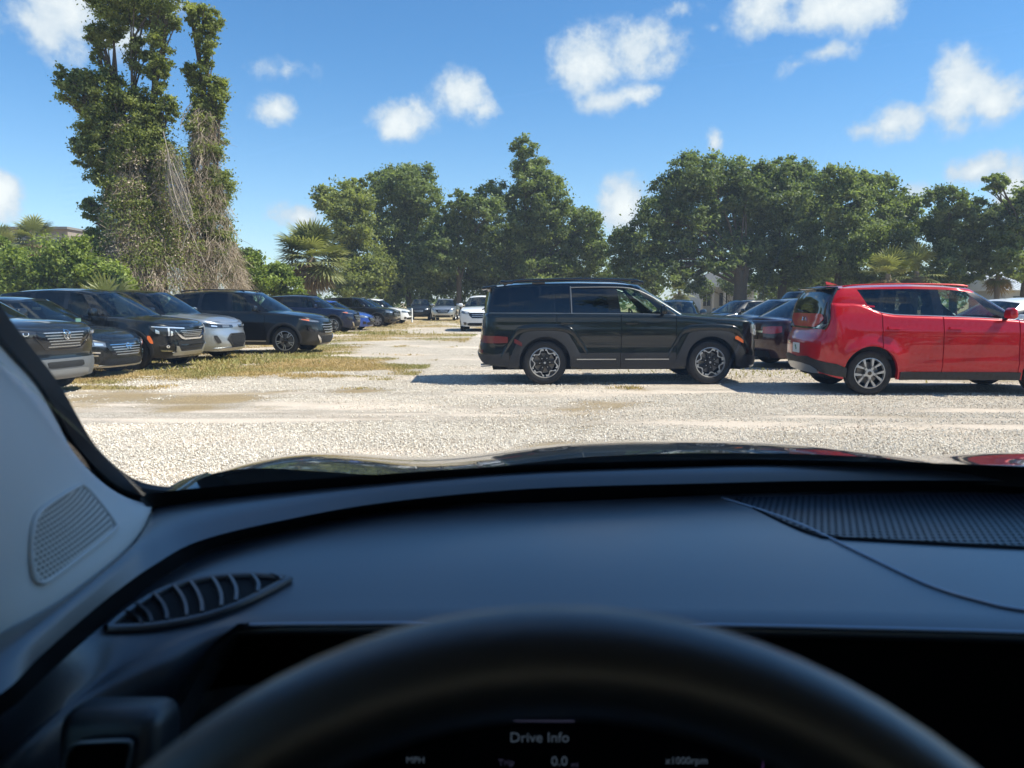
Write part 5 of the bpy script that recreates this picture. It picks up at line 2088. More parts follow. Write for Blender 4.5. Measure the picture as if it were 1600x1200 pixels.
def vegetation():
    # --- tall trees overgrown with vines, behind the left row
    Y = 33.0
    B = lambda a, b, c, d, w=1.0, dy=0.0, deep=1.0: pxblob(a, b, c * .84, d * .86, Y, w, dy, deep)
    blobs = [B(205, 12, 66, 30), B(232, -12, 70, 34), B(168, -25, 60, 30), B(160, 56, 30, 22, 1.2), B(178, 45, 26, 20), B(214, 88, 20, 34), B(250, 78, 17, 44, 1.1), B(262, 35, 20, 20), B(152, 88, 11, 16), B(246, 118, 17, 30),
             B(112, 122, 28, 26, 1.3), B(128, 148, 36, 30, 1.2), B(160, 140, 36, 38), B(196, 172, 44, 40), B(236, 172, 34, 34), B(264, 172, 18, 24, .8), B(160, 195, 42, 34), B(128, 215, 22, 22, 1.2), B(142, 240, 36, 28, 1.1),
             B(160, 268, 34, 30), B(186, 225, 42, 50), B(226, 222, 42, 46, .8), B(252, 250, 28, 44, .8), B(192, 290, 42, 46, 1.0), B(238, 308, 36, 50, .9), B(142, 330, 20, 22, 1.4), B(154, 356, 26, 24, 1.2), B(172, 392, 34, 34, .8), B(214, 352, 44, 50, .8), B(262, 362, 28, 50, .9)]
    base = at(225, 470, Y)

    def ex(root, off):
        k = Y / FPX
        z = []
        for (x0, y0, x1, y1, r0, r1, w) in ((200, 180, 206, 300, 12, 26, .6), (210, 270, 218, 400, 26, 46, 1.4), (228, 340, 246, 455, 34, 78, 3.6), (258, 225, 268, 330, 12, 26, .7), (275, 300, 285, 440, 20, 38, .9)):
            z.append((tuple(at(x0, y0, Y - .3)), tuple(at(x1, y1, Y - .3)), r0 * k, r1 * k, w))
        vine_strands(root, off, z, 14000, wd=.0085)
        # withered leaves caught in the stems
        for nm, mt, cnt, sz in (('withered_leaves', VINE, 8000, .085), ('creeper_leaves', LEAF_IVY, 26000, .10)):
            pts = []
            for (x0, y0, x1, y1, r0, r1, w_) in ((205, 200, 214, 340, 24, 44, 1.0), (215, 320, 240, 455, 44, 80, 1.4), (268, 230, 285, 440, 20, 44, .8)):
                a, b = np.array(at(x0, y0, Y - .3) - off), np.array(at(x1, y1, Y - .3) - off)
                m = int(cnt * w_ / 3.2)
                # clustered along the length so that bare and leafy stretches alternate
                cu, ct = rng.random(60), rng.random(60) * 6.283
                pick = rng.integers(0, 60, m)
                u = np.clip(cu[pick] + .04 * rng.normal(size=m), 0, 1)[:, None]
                th = ct[pick] + .35 * rng.normal(size=m)
                rr = ((r0 + (r1 - r0) * u[:, 0]) * k * (.85 + .3 * rng.random(m)))[:, None]
                pts.append(a + (b - a) * u + np.stack([np.cos(th), np.sin(th), np.zeros(m)], 1) * rr)
            pts = np.concatenate(pts)
            pts = pts[pts[:, 2] > .05]
            me_ = quads_mesh(nm, leaves_at(pts, np.full(len(pts), sz)), .5 + .3 * rng.normal(size=len(pts)))
            fin(nm, me_, mt, root, False)['kind'] = 'stuff'
        # a few bare leaning branches
        br = MB()
        for pts in (((262, 240), (272, 300), (290, 345), (322, 415)), ((300, 160), (288, 175), (282, 200)), ((300, 165), (284, 190), (283, 202)), ((255, 205), (268, 260), (285, 310)), ((270, 255), (290, 305), (302, 335)), ((284, 392), (292, 365), (300, 350))):
            p = catmull([at(a, b, Y - 1.6) - off for a, b in pts], 5)
            br.tube(p, [.019 - .011 * i / len(p) for i in range(len(p))], 5)
        for _ in range(70):
            a = at(270 + random.uniform(-14, 14), 250 + random.uniform(-10, 30), Y - 1.4) - off
            b = at(288 + random.uniform(-18, 16), 335 + random.uniform(-20, 20), Y - 1.5) - off
            m = a.lerp(b, .5) + Vector((random.uniform(-.3, .3), 0, random.uniform(-.2, .3)))
            br.tube(catmull([a, m, b], 3), .006, 4, cap=False)
        br.build('dead_branches', pmat('dead_wood', (.36, .31, .26), .9), root)

    tree('overgrown_tree', 'tall leaning tree smothered in green vines with a skirt of dead brown stems', 'tree', blobs, (base.x, base.y), 150000, .115, LEAF_IVY, trunk_r=.42, bark=BARK, clump=.36, extra=ex, stems=[(0, 0), (-1.2, 0), (.8, .4)], sparse=1.25)
    Y2 = 33.8
    B = lambda a, b, c, d, w=1.0, dy=0.0, deep=1.0: pxblob(a, b, c * .84, d * .88, Y2, w, dy, deep)
    blobs = [B(312, 26, 22, 22, 1.2), B(334, 32, 14, 26), B(300, 14, 14, 12), B(322, 62, 18, 22), B(326, 88, 10, 18), B(312, 118, 20, 24), B(296, 112, 12, 14), B(338, 136, 20, 20, 1.2), B(318, 148, 24, 22), B(322, 172, 24, 22), B(344, 156, 12, 26, .8),
             B(312, 205, 24, 34, .9), B(334, 215, 20, 44, .9), B(318, 255, 28, 40, .8), B(345, 290, 18, 40, .8), B(318, 310, 32, 44, .8), B(332, 360, 34, 48, .7), B(352, 400, 22, 44, .7), B(308, 395, 26, 40, .7)]
    base = at(330, 470, Y2)

    def ex2(root, off):
        k = Y2 / FPX
        z = []
        for (x0, y0, x1, y1, r0, r1, w) in ((318, 172, 318, 300, 14, 26, 1.2), (320, 280, 328, 400, 26, 34, 1.4), (335, 375, 342, 455, 28, 46, 2.2)):
            z.append((tuple(at(x0, y0, Y2 - .2)), tuple(at(x1, y1, Y2 - .2)), r0 * k, r1 * k, w))
        vine_strands(root, off, z, 8000, wd=.008)
    tree('overgrown_tree', 'narrow column of a tree wrapped in vines, right beside the broad overgrown one', 'tree', blobs, (base.x, base.y), 70000, .11, LEAF_IVY, trunk_r=.28, clump=.38, extra=ex2, sparse=1.2)

    # --- shrubs along the left fence line
    Ys = 30.0
    SH = [((30, 425, 46, 40), (8, 400, 30, 30), 'low lime-green shrub under the far-left palm', LEAF_LIME), ((105, 405, 46, 38), (120, 385, 26, 22), 'broad bright green shrub left of the overgrown tree, tallest of its row', LEAF_LIME),
          ((70, 432, 40, 26), (50, 440, 30, 18), 'mid-green shrub between the two brightest ones behind the black crossover', LEAF_IVY), ((165, 428, 36, 30), (190, 440, 30, 20), 'yellow-green shrub at the foot of the overgrown tree', LEAF_LIME),
          ((395, 425, 32, 28), (385, 440, 28, 20), 'lime shrub just right of the vine-wrapped column', LEAF_LIME), ((438, 440, 26, 26), (420, 430, 24, 20), 'bright green shrub in front of the spreading palm', LEAF_LIME)]
    for i, (a, b, lab, m) in enumerate(SH):
        yy = Ys + (12 if a[0] > 380 else 0) + i % 3 * .7
        shrub('shrub', lab, [pxblob(*a, yy), pxblob(*b, yy + .4), pxblob(a[0] + 14, a[1] + 18, a[2] * .9, a[3] * .7, yy)], 12000, .13 + (.04 if a[0] > 380 else 0), m, 'shrubs behind the left row')
    shrub('small_tree', 'small dark leafy tree poking up between the vine column and the palm', [pxblob(384, 400, 18, 14, 46), pxblob(372, 420, 20, 26, 46)], 3500, .26, LEAF_DK, cat='tree')
    c = at(172, 440, 29.2)
    g = palm('saw_palmetto', 'spiky palmetto clump at the foot of the overgrown tree', (c.x, c.y, 0), .5, 2.0, 16, skirt=False, trunk_r=.12)

    # --- palms
    c = at(53, 372, 55)
    palm('cabbage_palm', 'small round-headed palm in front of the brown building at far left', (c.x, 55, 0), c.z - .1, 1.75, 42, trunk_r=.2)
    c = at(-2, 385, 50)
    palm('cabbage_palm', 'palm half cut off by the left edge of the picture', (c.x, 50, 0), c.z - .1, 1.6, 34)
    c = at(486, 402, 52)
    palm('cabbage_palm', 'large spreading palm with hanging dry fronds beside the central trees', (c.x, 52, 0), c.z, 2.55, 80, trunk_r=.3)
    for (px, py, yy, r, lab) in ((1388, 428, 62, 2.2, 'left palm of the pair above the red car roof'), (1432, 424, 64, 2.3, 'right palm of the pair above the red car roof'), (1560, 428, 66, 2.0, 'palm in front of the white shed at the right edge')):
        c = at(px, py, yy)
        palm('cabbage_palm', lab, (c.x, yy, 0), c.z, r, 22)
    c = at(1062, 455, 80)
    palm('cabbage_palm', 'small sunlit yellow-green palm beyond the black SUV windscreen', (c.x, 80, 0), c.z, 1.6, 26, skirt=False)

    # --- central trees
    def T(name, label, Y, bl, n, size, mat, tr=.3, basepx=None, **kw):
        blobs = [pxblob(*b[:4], Y, b[4] if len(b) > 4 else 1.0, (i % 3 - 1) * Y * .02) for i, b in enumerate(bl)]
        bx = at(basepx or bl[0][0], 470, Y)
        return tree(name, label, 'tree', blobs, (bx.x, Y), n, size, mat, tr, **kw)
    GT = 'trees closing the lot'
    T('broadleaf_tree', 'leafy tree rising just behind the spreading palm', 74, [(540, 318, 36, 32), (512, 310, 24, 18), (560, 300, 24, 20), (548, 350, 34, 30), (530, 385, 30, 26), (568, 395, 36, 34), (560, 435, 40, 34), (592, 430, 30, 36)], 52000, .26, LEAF_IVY, group=GT, clump=.36)
    T('broadleaf_tree', 'rounded open tree left of the central dip, its limbs showing', 80, [(632, 288, 36, 32), (600, 285, 24, 24), (655, 282, 28, 26), (665, 315, 28, 26), (615, 325, 42, 32), (650, 345, 34, 24), (600, 360, 36, 30), (640, 385, 40, 26, .8), (610, 405, 34, 30)], 56000, .26, LEAF, group=GT, basepx=640, sparse=1.15)
    T('broadleaf_tree', 'vine-draped tree in the dip between the two tallest central crowns', 76, [(716, 315, 18, 20), (694, 352, 26, 28), (684, 380, 30, 30), (740, 322, 24, 20), (720, 345, 26, 30), (770, 305, 30, 26), (758, 340, 34, 34), (720, 385, 36, 36), (760, 390, 40, 44), (690, 400, 30, 40), (660, 420, 36, 40)], 56000, .26, LEAF_DK, group=GT)
    T('broadleaf_tree', 'tallest central tree with a narrow peaked crown', 78, [(818, 232, 20, 18), (822, 258, 24, 20), (842, 262, 16, 18), (835, 285, 34, 22), (855, 290, 26, 20), (820, 315, 34, 28), (862, 325, 34, 28), (845, 355, 46, 30), (895, 345, 30, 24), (925, 350, 20, 22), (905, 380, 34, 26), (870, 395, 44, 28), (930, 385, 20, 28, .7), (812, 370, 34, 40), (800, 415, 34, 40), (850, 425, 40, 28, .7), (905, 418, 36, 20, .6), (938, 415, 18, 30, .6)], 88000, .26, LEAF, tr=.42, group=GT, basepx=820, sparse=1.1)
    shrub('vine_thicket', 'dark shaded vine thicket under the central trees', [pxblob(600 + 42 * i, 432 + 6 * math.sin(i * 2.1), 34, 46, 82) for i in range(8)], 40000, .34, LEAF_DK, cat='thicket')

    # --- shaded undergrowth below the right-hand oaks
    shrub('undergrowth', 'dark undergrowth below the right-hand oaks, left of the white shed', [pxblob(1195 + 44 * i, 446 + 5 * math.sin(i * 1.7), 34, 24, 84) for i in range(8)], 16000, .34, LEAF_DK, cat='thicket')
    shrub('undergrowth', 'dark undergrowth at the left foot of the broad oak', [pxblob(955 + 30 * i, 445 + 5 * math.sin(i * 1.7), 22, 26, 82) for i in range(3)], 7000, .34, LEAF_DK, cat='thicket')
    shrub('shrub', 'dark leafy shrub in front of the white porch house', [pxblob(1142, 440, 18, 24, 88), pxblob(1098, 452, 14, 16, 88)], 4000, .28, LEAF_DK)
    # --- right hand trees
    T('live_oak', 'broad dark oak on the right with a forked trunk and spreading crown', 70, [(1090, 270, 42, 32), (1060, 300, 40, 36), (1130, 275, 44, 34), (1030, 335, 34, 34), (1085, 330, 50, 36), (1140, 320, 46, 40), (1010, 375, 34, 34), (1050, 385, 44, 32), (1110, 375, 52, 30, .8), (1000, 415, 30, 30), (975, 385, 26, 34), (975, 430, 30, 30), (1040, 425, 36, 24, .7), (1165, 300, 34, 36), (1078, 428, 24, 30, .7), (1122, 408, 30, 22), (1172, 392, 30, 26), (1180, 425, 26, 20)], 100000, .25, LEAF_DK, tr=.5, group=GT, basepx=1152, stems=[(0, 0), (.9, .2)], sparse=1.15)
    T('live_oak', 'dense oak in the middle of the right-hand trees, left of the pale one', 72, [(1210, 270, 34, 24), (1190, 290, 34, 30), (1240, 270, 30, 24), (1215, 310, 50, 34), (1265, 300, 36, 32), (1185, 345, 40, 34), (1235, 355, 46, 34), (1280, 345, 34, 34), (1200, 395, 40, 30), (1250, 400, 44, 34), (1215, 430, 34, 26, .8), (1270, 425, 34, 26)], 84000, .25, LEAF_DK, tr=.42, group=GT, basepx=1222)
    T('live_oak', 'lighter green oak above the red car, full to the ground', 68, [(1310, 282, 32, 24), (1340, 290, 28, 24), (1370, 295, 30, 24), (1320, 325, 42, 34), (1370, 335, 42, 34), (1410, 320, 28, 26), (1340, 375, 46, 36), (1395, 370, 40, 34), (1425, 345, 22, 26, .8), (1310, 405, 36, 34), (1360, 415, 40, 30), (1410, 410, 30, 26)], 80000, .25, LEAF, tr=.38, group=GT)
    T('live_oak', 'right-hand oak with open limbs and a gap of sky on its left', 66, [(1480, 315, 32, 24), (1500, 345, 38, 30), (1465, 350, 24, 28), (1530, 335, 28, 24), (1490, 385, 40, 30), (1540, 375, 34, 28), (1480, 420, 30, 26), (1520, 420, 34, 24)], 52000, .24, LEAF_DK, tr=.32, group=GT, basepx=1490, sparse=1.1)
    T('live_oak', 'oak at the right edge with one tuft standing clear above', 64, [(1556, 283, 18, 11, 1.2), (1552, 296, 14, 8), (1590, 335, 28, 30), (1620, 320, 30, 36), (1575, 370, 32, 26), (1610, 380, 30, 34), (1590, 410, 34, 26)], 36000, .24, LEAF, tr=.3, group=GT, basepx=1600)
    # --- unseen oak added to our right to keep the sun off our car
    k = 6.1
    c0 = Vector((.45, 1.15, 1.15)) + Vector((SUN_DIR.x, SUN_DIR.y, SUN_DIR.z)) * (k / SUN_DIR.x)
    bl = [((c0.x + dx, c0.y + dy, c0.z + dz), (r, r, r * .8), 1) for dx, dy, dz, r in ((0, 0, 0, 1.9), (.9, .9, .3, 1.5), (-.8, .5, .2, 1.5), (.6, -1.2, 0, 1.7), (-.7, -1.1, -.2, 1.6), (1.8, -.4, .6, 1.6), (.2, 1.2, -.3, 1.2))]
    tree('live_oak', 'unseen oak added beside our own car to shade it, out of view at right', 'tree', bl, (9.8, -3.2), 30000, .30, LEAF_DK, trunk_r=.3, shell=.1, clump=.5)
    # --- wooded edge of the lot behind us
    blobs = []
    for i in range(44):
        a = math.radians(-178 + 176 * i / 43)
        rad = 46 + 6 * math.sin(i * 1.9)
        blobs.append(((rad * math.cos(a) * 1.3, rad * math.sin(a), 4.0 + 1.6 * math.sin(i * 2.3)), (4.6, 4.2, 4.6 + 1.5 * math.sin(i * 1.3)), 1))
    C, O, Tt = clumps(blobs, 30000, .8, .5, .5)
    keep = C[:, 2] > 0
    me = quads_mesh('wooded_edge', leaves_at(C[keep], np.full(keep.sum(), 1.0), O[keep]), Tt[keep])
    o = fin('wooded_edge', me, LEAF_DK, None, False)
    o['kind'] = 'stuff'
    o['label'] = 'wooded edge of the lot behind the camera, seen only in reflections'
    o['category'] = 'treeline'
    # --- far hedge line that hides the horizon
    blobs = []
    for i in range(90):
        # an arc round the far side, well past both edges of the view
        a = math.radians(2 + 176 * i / 89)
        r_ = 150 + 8 * math.sin(i * 1.7)
        big = 1.0 + (1.3 if abs(math.cos(a)) > .62 else 0.0)
        blobs.append(((r_ * math.cos(a), r_ * math.sin(a), (1.2 + .8 * math.sin(i * 2.3)) * big), (4.5 * (1 + .2 * big), 3 * big, (2.6 + .9 * math.sin(i * 1.3)) * big), 1))
    C, O, Tt = clumps(blobs, 44000, .8, .5, .5)
    keep = C[:, 2] > 0
    me = quads_mesh('far_treeline', leaves_at(C[keep], np.full(keep.sum(), .8), O[keep]), Tt[keep])
    o = fin('far_treeline', me, LEAF_DK, None, False)
    o['kind'] = 'stuff'
    o['label'] = 'far low line of trees and hedges beyond the lot'
    o['category'] = 'treeline'


# ------------------------------------------------------------------ buildings
def buildings():
    wallw = pmat('house_white', (.46, .47, .48), .7, var=(2, .08))
    roofg = pmat('shingle_grey', (.09, .095, .10), .85, var=(4, .25), bump=(40, .5, .03))
    tan = pmat('stucco_tan', (.30, .25, .21), .9, var=(1.5, .12), bump=(30, .3, .02))
    dark = pmat('window_dark', (.02, .024, .03), .1, coat=.6)
    shade = pmat('soffit', (.32, .30, .28), .8)
    # white porch house
    c = at(1118, 470, 96)
    r = empty('porch_house', (c.x, 92, 0))
    tag(r, 'white house with a columned porch and grey roof under the oaks', 'house')
    m = MB()
    m.box((.6, 4.5, 1.6), (6.4, 7, 3.2))
    m.build('wall', wallw, r, False)
    m = MB()
    m.add([(-3.2, -.6, 3.2), (4.4, -.6, 3.2), (4.4, 8.6, 3.2), (-3.2, 8.6, 3.2), (-1.0, 4.2, 5.0), (2.2, 4.2, 5.0)], [(0, 1, 5, 4), (1, 2, 5), (2, 3, 4, 5), (3, 0, 4), (3, 2, 1, 0)])
    m.build('roof', roofg, r, False)
    m = MB()
    m.box((.6, .1, 3.06), (7.0, 1.0, .28))
    m.build('porch_beam', wallw, r, False)
    for k in range(6):
        m = MB()
        m.rbox((-2.75 + k * 1.35, -.2, 1.5), (.26, .26, 3.0), .03, 1)
        m.build('column', wallw, r, False)
    for k in range(3):
        m = MB()
        m.box((-1.9 + k * 2.0, .97, 1.7), (1.0, .08, 1.6))
        w_ = m.build('window', dark, r, False)
        m = MB()
        for dx in (-.52, 0, .52):
            m.box((-1.9 + k * 2.0 + dx, .91, 1.7), (.07, .06, 1.7))
        m.box((-1.9 + k * 2.0, .91, 2.53), (1.12, .06, .08))
        m.box((-1.9 + k * 2.0, .91, .87), (1.12, .06, .08))
        m.build('frame', wallw, w_, False)
    # white shed at right
    c = at(1572, 470, 76)
    r = empty('white_shed', (c.x, 76, 0))
    tag(r, 'low white metal-roofed shed behind palms at the right edge', 'building')
    m = MB()
    m.box((5, 3.2, 1.3), (10, 6, 2.6))
    m.build('wall', pmat('shed_wall', (.46, .47, .47), .8, var=(2, .1)), r, False)
    m = MB()
    m.add([(-.4, -.5, 2.6), (10.4, -.5, 2.6), (10.4, 6.8, 4.6), (-.4, 6.8, 4.6), (-.4, -.5, 2.5), (10.4, -.5, 2.5), (10.4, 6.8, 2.5), (-.4, 6.8, 2.5)], [(0, 1, 2, 3), (4, 5, 1, 0), (5, 6, 2, 1), (6, 7, 3, 2), (7, 4, 0, 3)])
    for k in range(26):
        m.box((-.2 + k * .42, 3.15, 3.63), (.04, 7.2, .05), rot=Matrix.Rotation(math.atan2(2.0, 7.3), 3, 'X'))
    m.build('roof', pmat('shed_roof', (.68, .70, .71), .45, metal=.2), r, False)
    for k in range(3):
        m = MB()
        m.box((1.2 + k * 2.8, .17, 1.5), (.8, .1, .9))
        m.build('window', dark, r, False)
    # brown block at far left
    c = at(-60, 470, 62)
    r = empty('brown_building', (c.x, 62, 0))
    tag(r, 'brown flat-roofed building behind the shrubs at far left', 'building')
    k = 62 / FPX
    x1 = at(112, 470, 62).x - c.x
    x2 = at(148, 470, 62).x - c.x
    z1, z2 = at(100, 358, 62).z, at(130, 368, 62).z
    m = MB()
    m.box((x1 / 2 - 1.4, 4, z1 / 2), (x1 + 2.8 - .0, 8, z1))
    m.box(((x1 + x2) / 2 + .01, 4.3, z2 / 2), (x2 - x1, 7.4, z2))
    m.build('wall', tan, r, False)
    m = MB()
    m.box((x1 / 2 - 1.4, 3.9, z1 + .08), (x1 + 3.1, 8.4, .18))
    m.build('parapet', pmat('parapet_grey', (.22, .21, .2), .8), r, False)
    for xx in (x1 - 1.6, x1 - 4.2, x1 - 6.8):
        m = MB()
        m.box((xx, -.03, z1 - 1.5), (1.7, .12, 1.3))
        w_ = m.build('window', dark, r, False)
        m = MB()
        m.box((xx, -.07, z1 - .78), (1.9, .2, .14))
        m.build('lintel', wallw, w_, False)
    for xx in (x1 - 1.8, x1 - 5.0):
        m = MB()
        m.box((xx, -.04, 2.5), (2.2, .12, 1.5))
        m.build('window', dark, r, False)
# ------------------------------------------------------------------ the car we sit in
from mathutils.bvhtree import BVHTree


def perforated(name, base, pitch, hole=.32, rough=.5):
    """moulded speaker grille: rows of small dark holes"""
    m, t = new_mat(name)
    b = t.n('ShaderNodeBsdfPrincipled', i_Roughness=rough)
    o = t.n('ShaderNodeOutputMaterial')
    t.l(b.outputs[0], o.inputs[0])
    tc = t.n('ShaderNodeTexCoord')
    mp = t.n('ShaderNodeMapping')
    mp.inputs['Scale'].default_value = (1 / pitch, 1 / pitch, 1 / pitch)
    t.l(tc.outputs['UV'], mp.inputs['Vector'])
    s = t.n('ShaderNodeSeparateXYZ')
    t.l(mp.outputs[0], s.inputs[0])
    row = t.m('FLOOR', s.outputs[1])
    sh = t.m('MULTIPLY', t.m('MODULO', row, 2.0), .5)
    fx = t.m('SUBTRACT', t.m('FRACT', t.m('ADD', s.outputs[0], sh)), .5)
    fy = t.m('SUBTRACT', t.m('FRACT', s.outputs[1]), .5)
    r = t.m('SQRT', t.m('ADD', t.m('MULTIPLY', fx, fx), t.m('MULTIPLY', fy, fy)))
    k = t.smooth(r, hole - .06, hole + .06)
    c = t.mix(k, tuple(x * .12 for x in base), base)
    t.l(c, b.inputs['Base Color'])
    t.l(t.m('MULTIPLY', k, .5), b.inputs['Specular IOR Level'])
    bp = t.n('ShaderNodeBump', i_Strength=.8, i_Distance=.003)
    t.l(k, bp.inputs['Height'])
    t.l(bp.outputs[0], b.inputs['Normal'])
    return m


def own_car():
    root = empty('driver_car', (.37, 0, 0))
    tag(root, 'dark car we look out of, with black dashboard, steering wheel and bonnet', 'car')
    OFF = Vector((.37, 0, 0))

    def L(p):
        return Vector(p) - OFF

    dash_m = pmat('dash_soft', (.027, .029, .034), .38, spec=1.0, coat=1.0, coat_rough=.36, bump=(420, .2, .0016), var=(4, .3))
    dash2_m = pmat('dash_lower', (.012, .014, .018), .42, spec=.8, bump=(420, .12, .0012))
    groove_m = pmat('dash_groove', (.006, .006, .007), .75, spec=.2)
    highlight_m = pmat('dash_highlight', (.34, .37, .42), .42, metal=1.0)  # pale metal stands in for the highlight along dash edge and seam
    piano_m = pmat('panel_black', (.0025, .0025, .003), .35, spec=.25)
    trim_m = pmat('pillar_fabric', (.70, .65, .59), .8, bump=(300, .15, .001), var=(5, .06))
    head_m = pmat('headliner', (.40, .40, .39), .9)
    seal_m = pmat('rubber_seal', (.008, .008, .008), .7)
    leather_m = pmat('wheel_leather', (.012, .013, .016), .42, spec=1.0, coat=.45, coat_rough=.36, bump=(260, .15, .001))
    paint_m = paint('paint_own', (.012, .013, .015), .35, .3, dust=.012)
    perf_m = perforated('dash_perforated', (.026, .033, .045), .0092, .27, .34)
    perf2_m = perforated('pillar_perforated', (.66, .60, .52), .0052, .3, .6)

    # --- dashboard curves, read from left to right
    zA, zC, zD = 1.120, 1.082, 1.072
    A = [(-140, 1065), (0, 990), (110, 930), (185, 872), (222, 835), (236, 800), (262, 788), (400, 772), (600, 755), (830, 738), (1100, 729), (1300, 725), (1600, 728), (1900, 742), (2350, 790)]
    Bc = [(-140, 1130), (0, 1062), (62, 1005), (130, 948), (185, 905), (240, 868), (310, 832), (430, 803), (600, 774), (830, 753), (1100, 745), (1300, 741), (1600, 742), (1900, 755), (2350, 806)]
    Cc = [(-140, 1165), (0, 1095), (75, 1030), (150, 972), (210, 928), (270, 892), (345, 856), (460, 822), (620, 790), (830, 790), (1100, 778), (1300, 772), (1600, 770), (1900, 782), (2350, 842)]
    Dc = [(-140, 1290), (-40, 1215), (60, 1135), (150, 1066), (215, 1030), (270, 1006), (330, 982), (400, 974), (560, 972), (800, 971), (1100, 974), (1350, 979), (1600, 986), (1900, 1000), (2450, 1060)]
    zDl = [1.0, 1.01, 1.03, 1.045, 1.055, 1.062, 1.068, zD, zD, zD, zD, zD, zD, zD, zD]
    cA = catmull([at_z(*p, zA) for p in A], 6)
    cB = catmull([at_z(*p, zA - .002) for p in Bc], 6)
    cC = catmull([at_z(*p, zC) for p in Cc], 6)
    cD = catmull([at_z(p[0], p[1], z) for p, z in zip(Dc, zDl)], 6)
    n = len(cA)
    # outer ring under the glass
    P = []
    for a, b in zip(cA, cB):
        row = [a + Vector((0, .02, -.03))]
        for k in range(7):
            t = k / 6
            q = a.lerp(b, t)
            q.z += .006 * (1 - (2 * t - 1) ** 2) - .010 * max(0, t - .75) / .25
            row.append(q)
        P.append([L(q) for q in row])
    m = MB()
    m.grid(P, flip=True)
    dash = m.build('dashboard', dash_m, root, True, 60)
    # groove wall
    P = []
    for b, c in zip(cB, cC):
        b2 = b + Vector((0, 0, -.010))
        mid = b2.lerp(c, .5) + Vector((0, .015, -.012))
        P.append([L(b2), L(mid), L(c + Vector((0, .004, -.012))), L(c)])
    m = MB()
    m.grid(P, flip=True)
    m.build('dash_groove', groove_m, dash, True, 60)
    # main pad with its rolled front lip
    P = []
    for c, d in zip(cC, cD):
        row = []
        for k in range(15):
            t = k / 14
            q = c.lerp(d, t)
            q.z += .012 * math.sin(math.pi * min(1, t * 1.02)) + .004 * math.exp(-(t / .06) ** 2)
            row.append(q)
        e = row[-1]
        wl = max(0.0, min(1.0, (40 - len(P)) / 8))
        for (ra, la) in (((0, -.004, -.002), (0, -.010, -.003)), ((0, -.006, -.006), (0, -.019, -.012)), ((0, -.004, -.011), (0, -.024, -.028)), ((0, .006, -.014), (0, -.025, -.05)), ((0, .05, -.016), (0, -.024, -.09))):
            row.append(e + Vector(ra).lerp(Vector(la), wl))
        P.append(row)
    pad_pts = P
    m = MB()
    m.grid([[L(q) for q in r] for r in P], flip=True)
    pad = m.build('dash_pad', dash_m, root, True, 70)
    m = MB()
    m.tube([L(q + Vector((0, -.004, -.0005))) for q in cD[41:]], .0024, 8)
    m.build('edge_highlight', highlight_m, pad)  # added strip that draws the lip's highlight
    me = pad.data
    bv = BVHTree.FromPolygons([tuple(Vector(v.co) + OFF) for v in me.vertices], [tuple(p.vertices) for p in me.polygons])

    def hit(bvh, px, py, lift=.003, fallback=1.08):
        d = ray(px, py)
        h = bvh.ray_cast(Vector((0, 0, CAM_H)), d.normalized())
        if h[0] is None:
            return at_z(px, py, fallback)
        nn = h[1] if h[1].dot(d) < 0 else -h[1]
        return h[0] + nn * lift

    # lower fascia left of the instrument binnacle
    P = []
    for i, d in enumerate(cD):
        if i > 44:
            break
        e = d + Vector((0, 0, -.012))
        P.append([L(e + Vector((0, .0, -.05))), L(e + Vector((0, -.010, -.075))), L(e + Vector((0, .0, -.085))), L(e + Vector((0, .006, -.1))), L(e + Vector((0, .0, -.20))), L(e + Vector((0, -.02, -.4)))])
    m = MB()
    m.grid(P, flip=True)
    m.build('lower_fascia', dash2_m, root, True, 60)
    # instrument panel, dark and set back under the lip
    Yp = .765
    poly = [(352, 1000), (388, 972), (2150, 1002), (2150, 1330), (190, 1330), (240, 1200), (282, 1110), (318, 1040)]
    m = MB()
    vs = [L(at(px, py, Yp)) for px, py in poly]
    vb = [v + Vector((0, .03, 0)) for v in vs]
    k = len(vs)
    m.add(vs + vb, [tuple(range(k)), tuple(reversed(range(k, 2 * k)))] + [(i, (i + 1) % k, (i + 1) % k + k, i + k) for i in range(k)])
    panel = m.build('instrument_panel', piano_m, root, False)
    # side wall of the binnacle between fascia and panel
    m = MB()
    edge = [(388, 972), (352, 1000), (318, 1040), (282, 1110), (240, 1200), (190, 1330)]
    P = []
    for (px, py) in edge:
        f = at(px - 5, py + 2, .655)
        P.append([L(at(px - 16, py + 2, .645)), L(f), L(at(px, py, .69)), L(at(px + 4, py, Yp))])
    m.grid(P)
    m.build('binnacle_edge', dash2_m, root, True, 60)

    glow = pmat('screen_glow', (.01, .01, .012), .5, emit=((.45, .62, .85), .042))
    glow2 = pmat('screen_glow_dim', (.01, .01, .012), .5, emit=((.45, .45, .85), .024))
    reflect_m = pmat('panel_reflection', (.01, .01, .012), .5, emit=((.35, .16, .62), .04))  # purple glow stands in for reflections on the panel

    def text(s, px, py, cap_px, mat):
        cu = bpy.data.curves.new('text', 'FONT')
        cu.body = s
        cu.align_x = 'CENTER'
        cu.align_y = 'CENTER'
        cu.size = cap_px * 1.42 * (Yp - .004) / FPX
        cu.extrude = .0003
        ob = bpy.data.objects.new('t', cu)
        col.objects.link(ob)
        bpy.context.view_layer.update()
        me = bpy.data.meshes.new_from_object(ob)
        bpy.data.objects.remove(ob)
        bpy.data.curves.remove(cu)
        c = L(at(px, py, Yp - .004))
        Mx = Matrix.Translation(c) @ Matrix.Rotation(math.pi / 2, 4, 'X')
        me.transform(Mx)
        me.materials.clear()
        o = fin('screen_text', me, mat, panel, False)
        return o
    text('Drive Info', 843, 1153, 17, glow)
    text('MPH', 649, 1188, 11, glow)
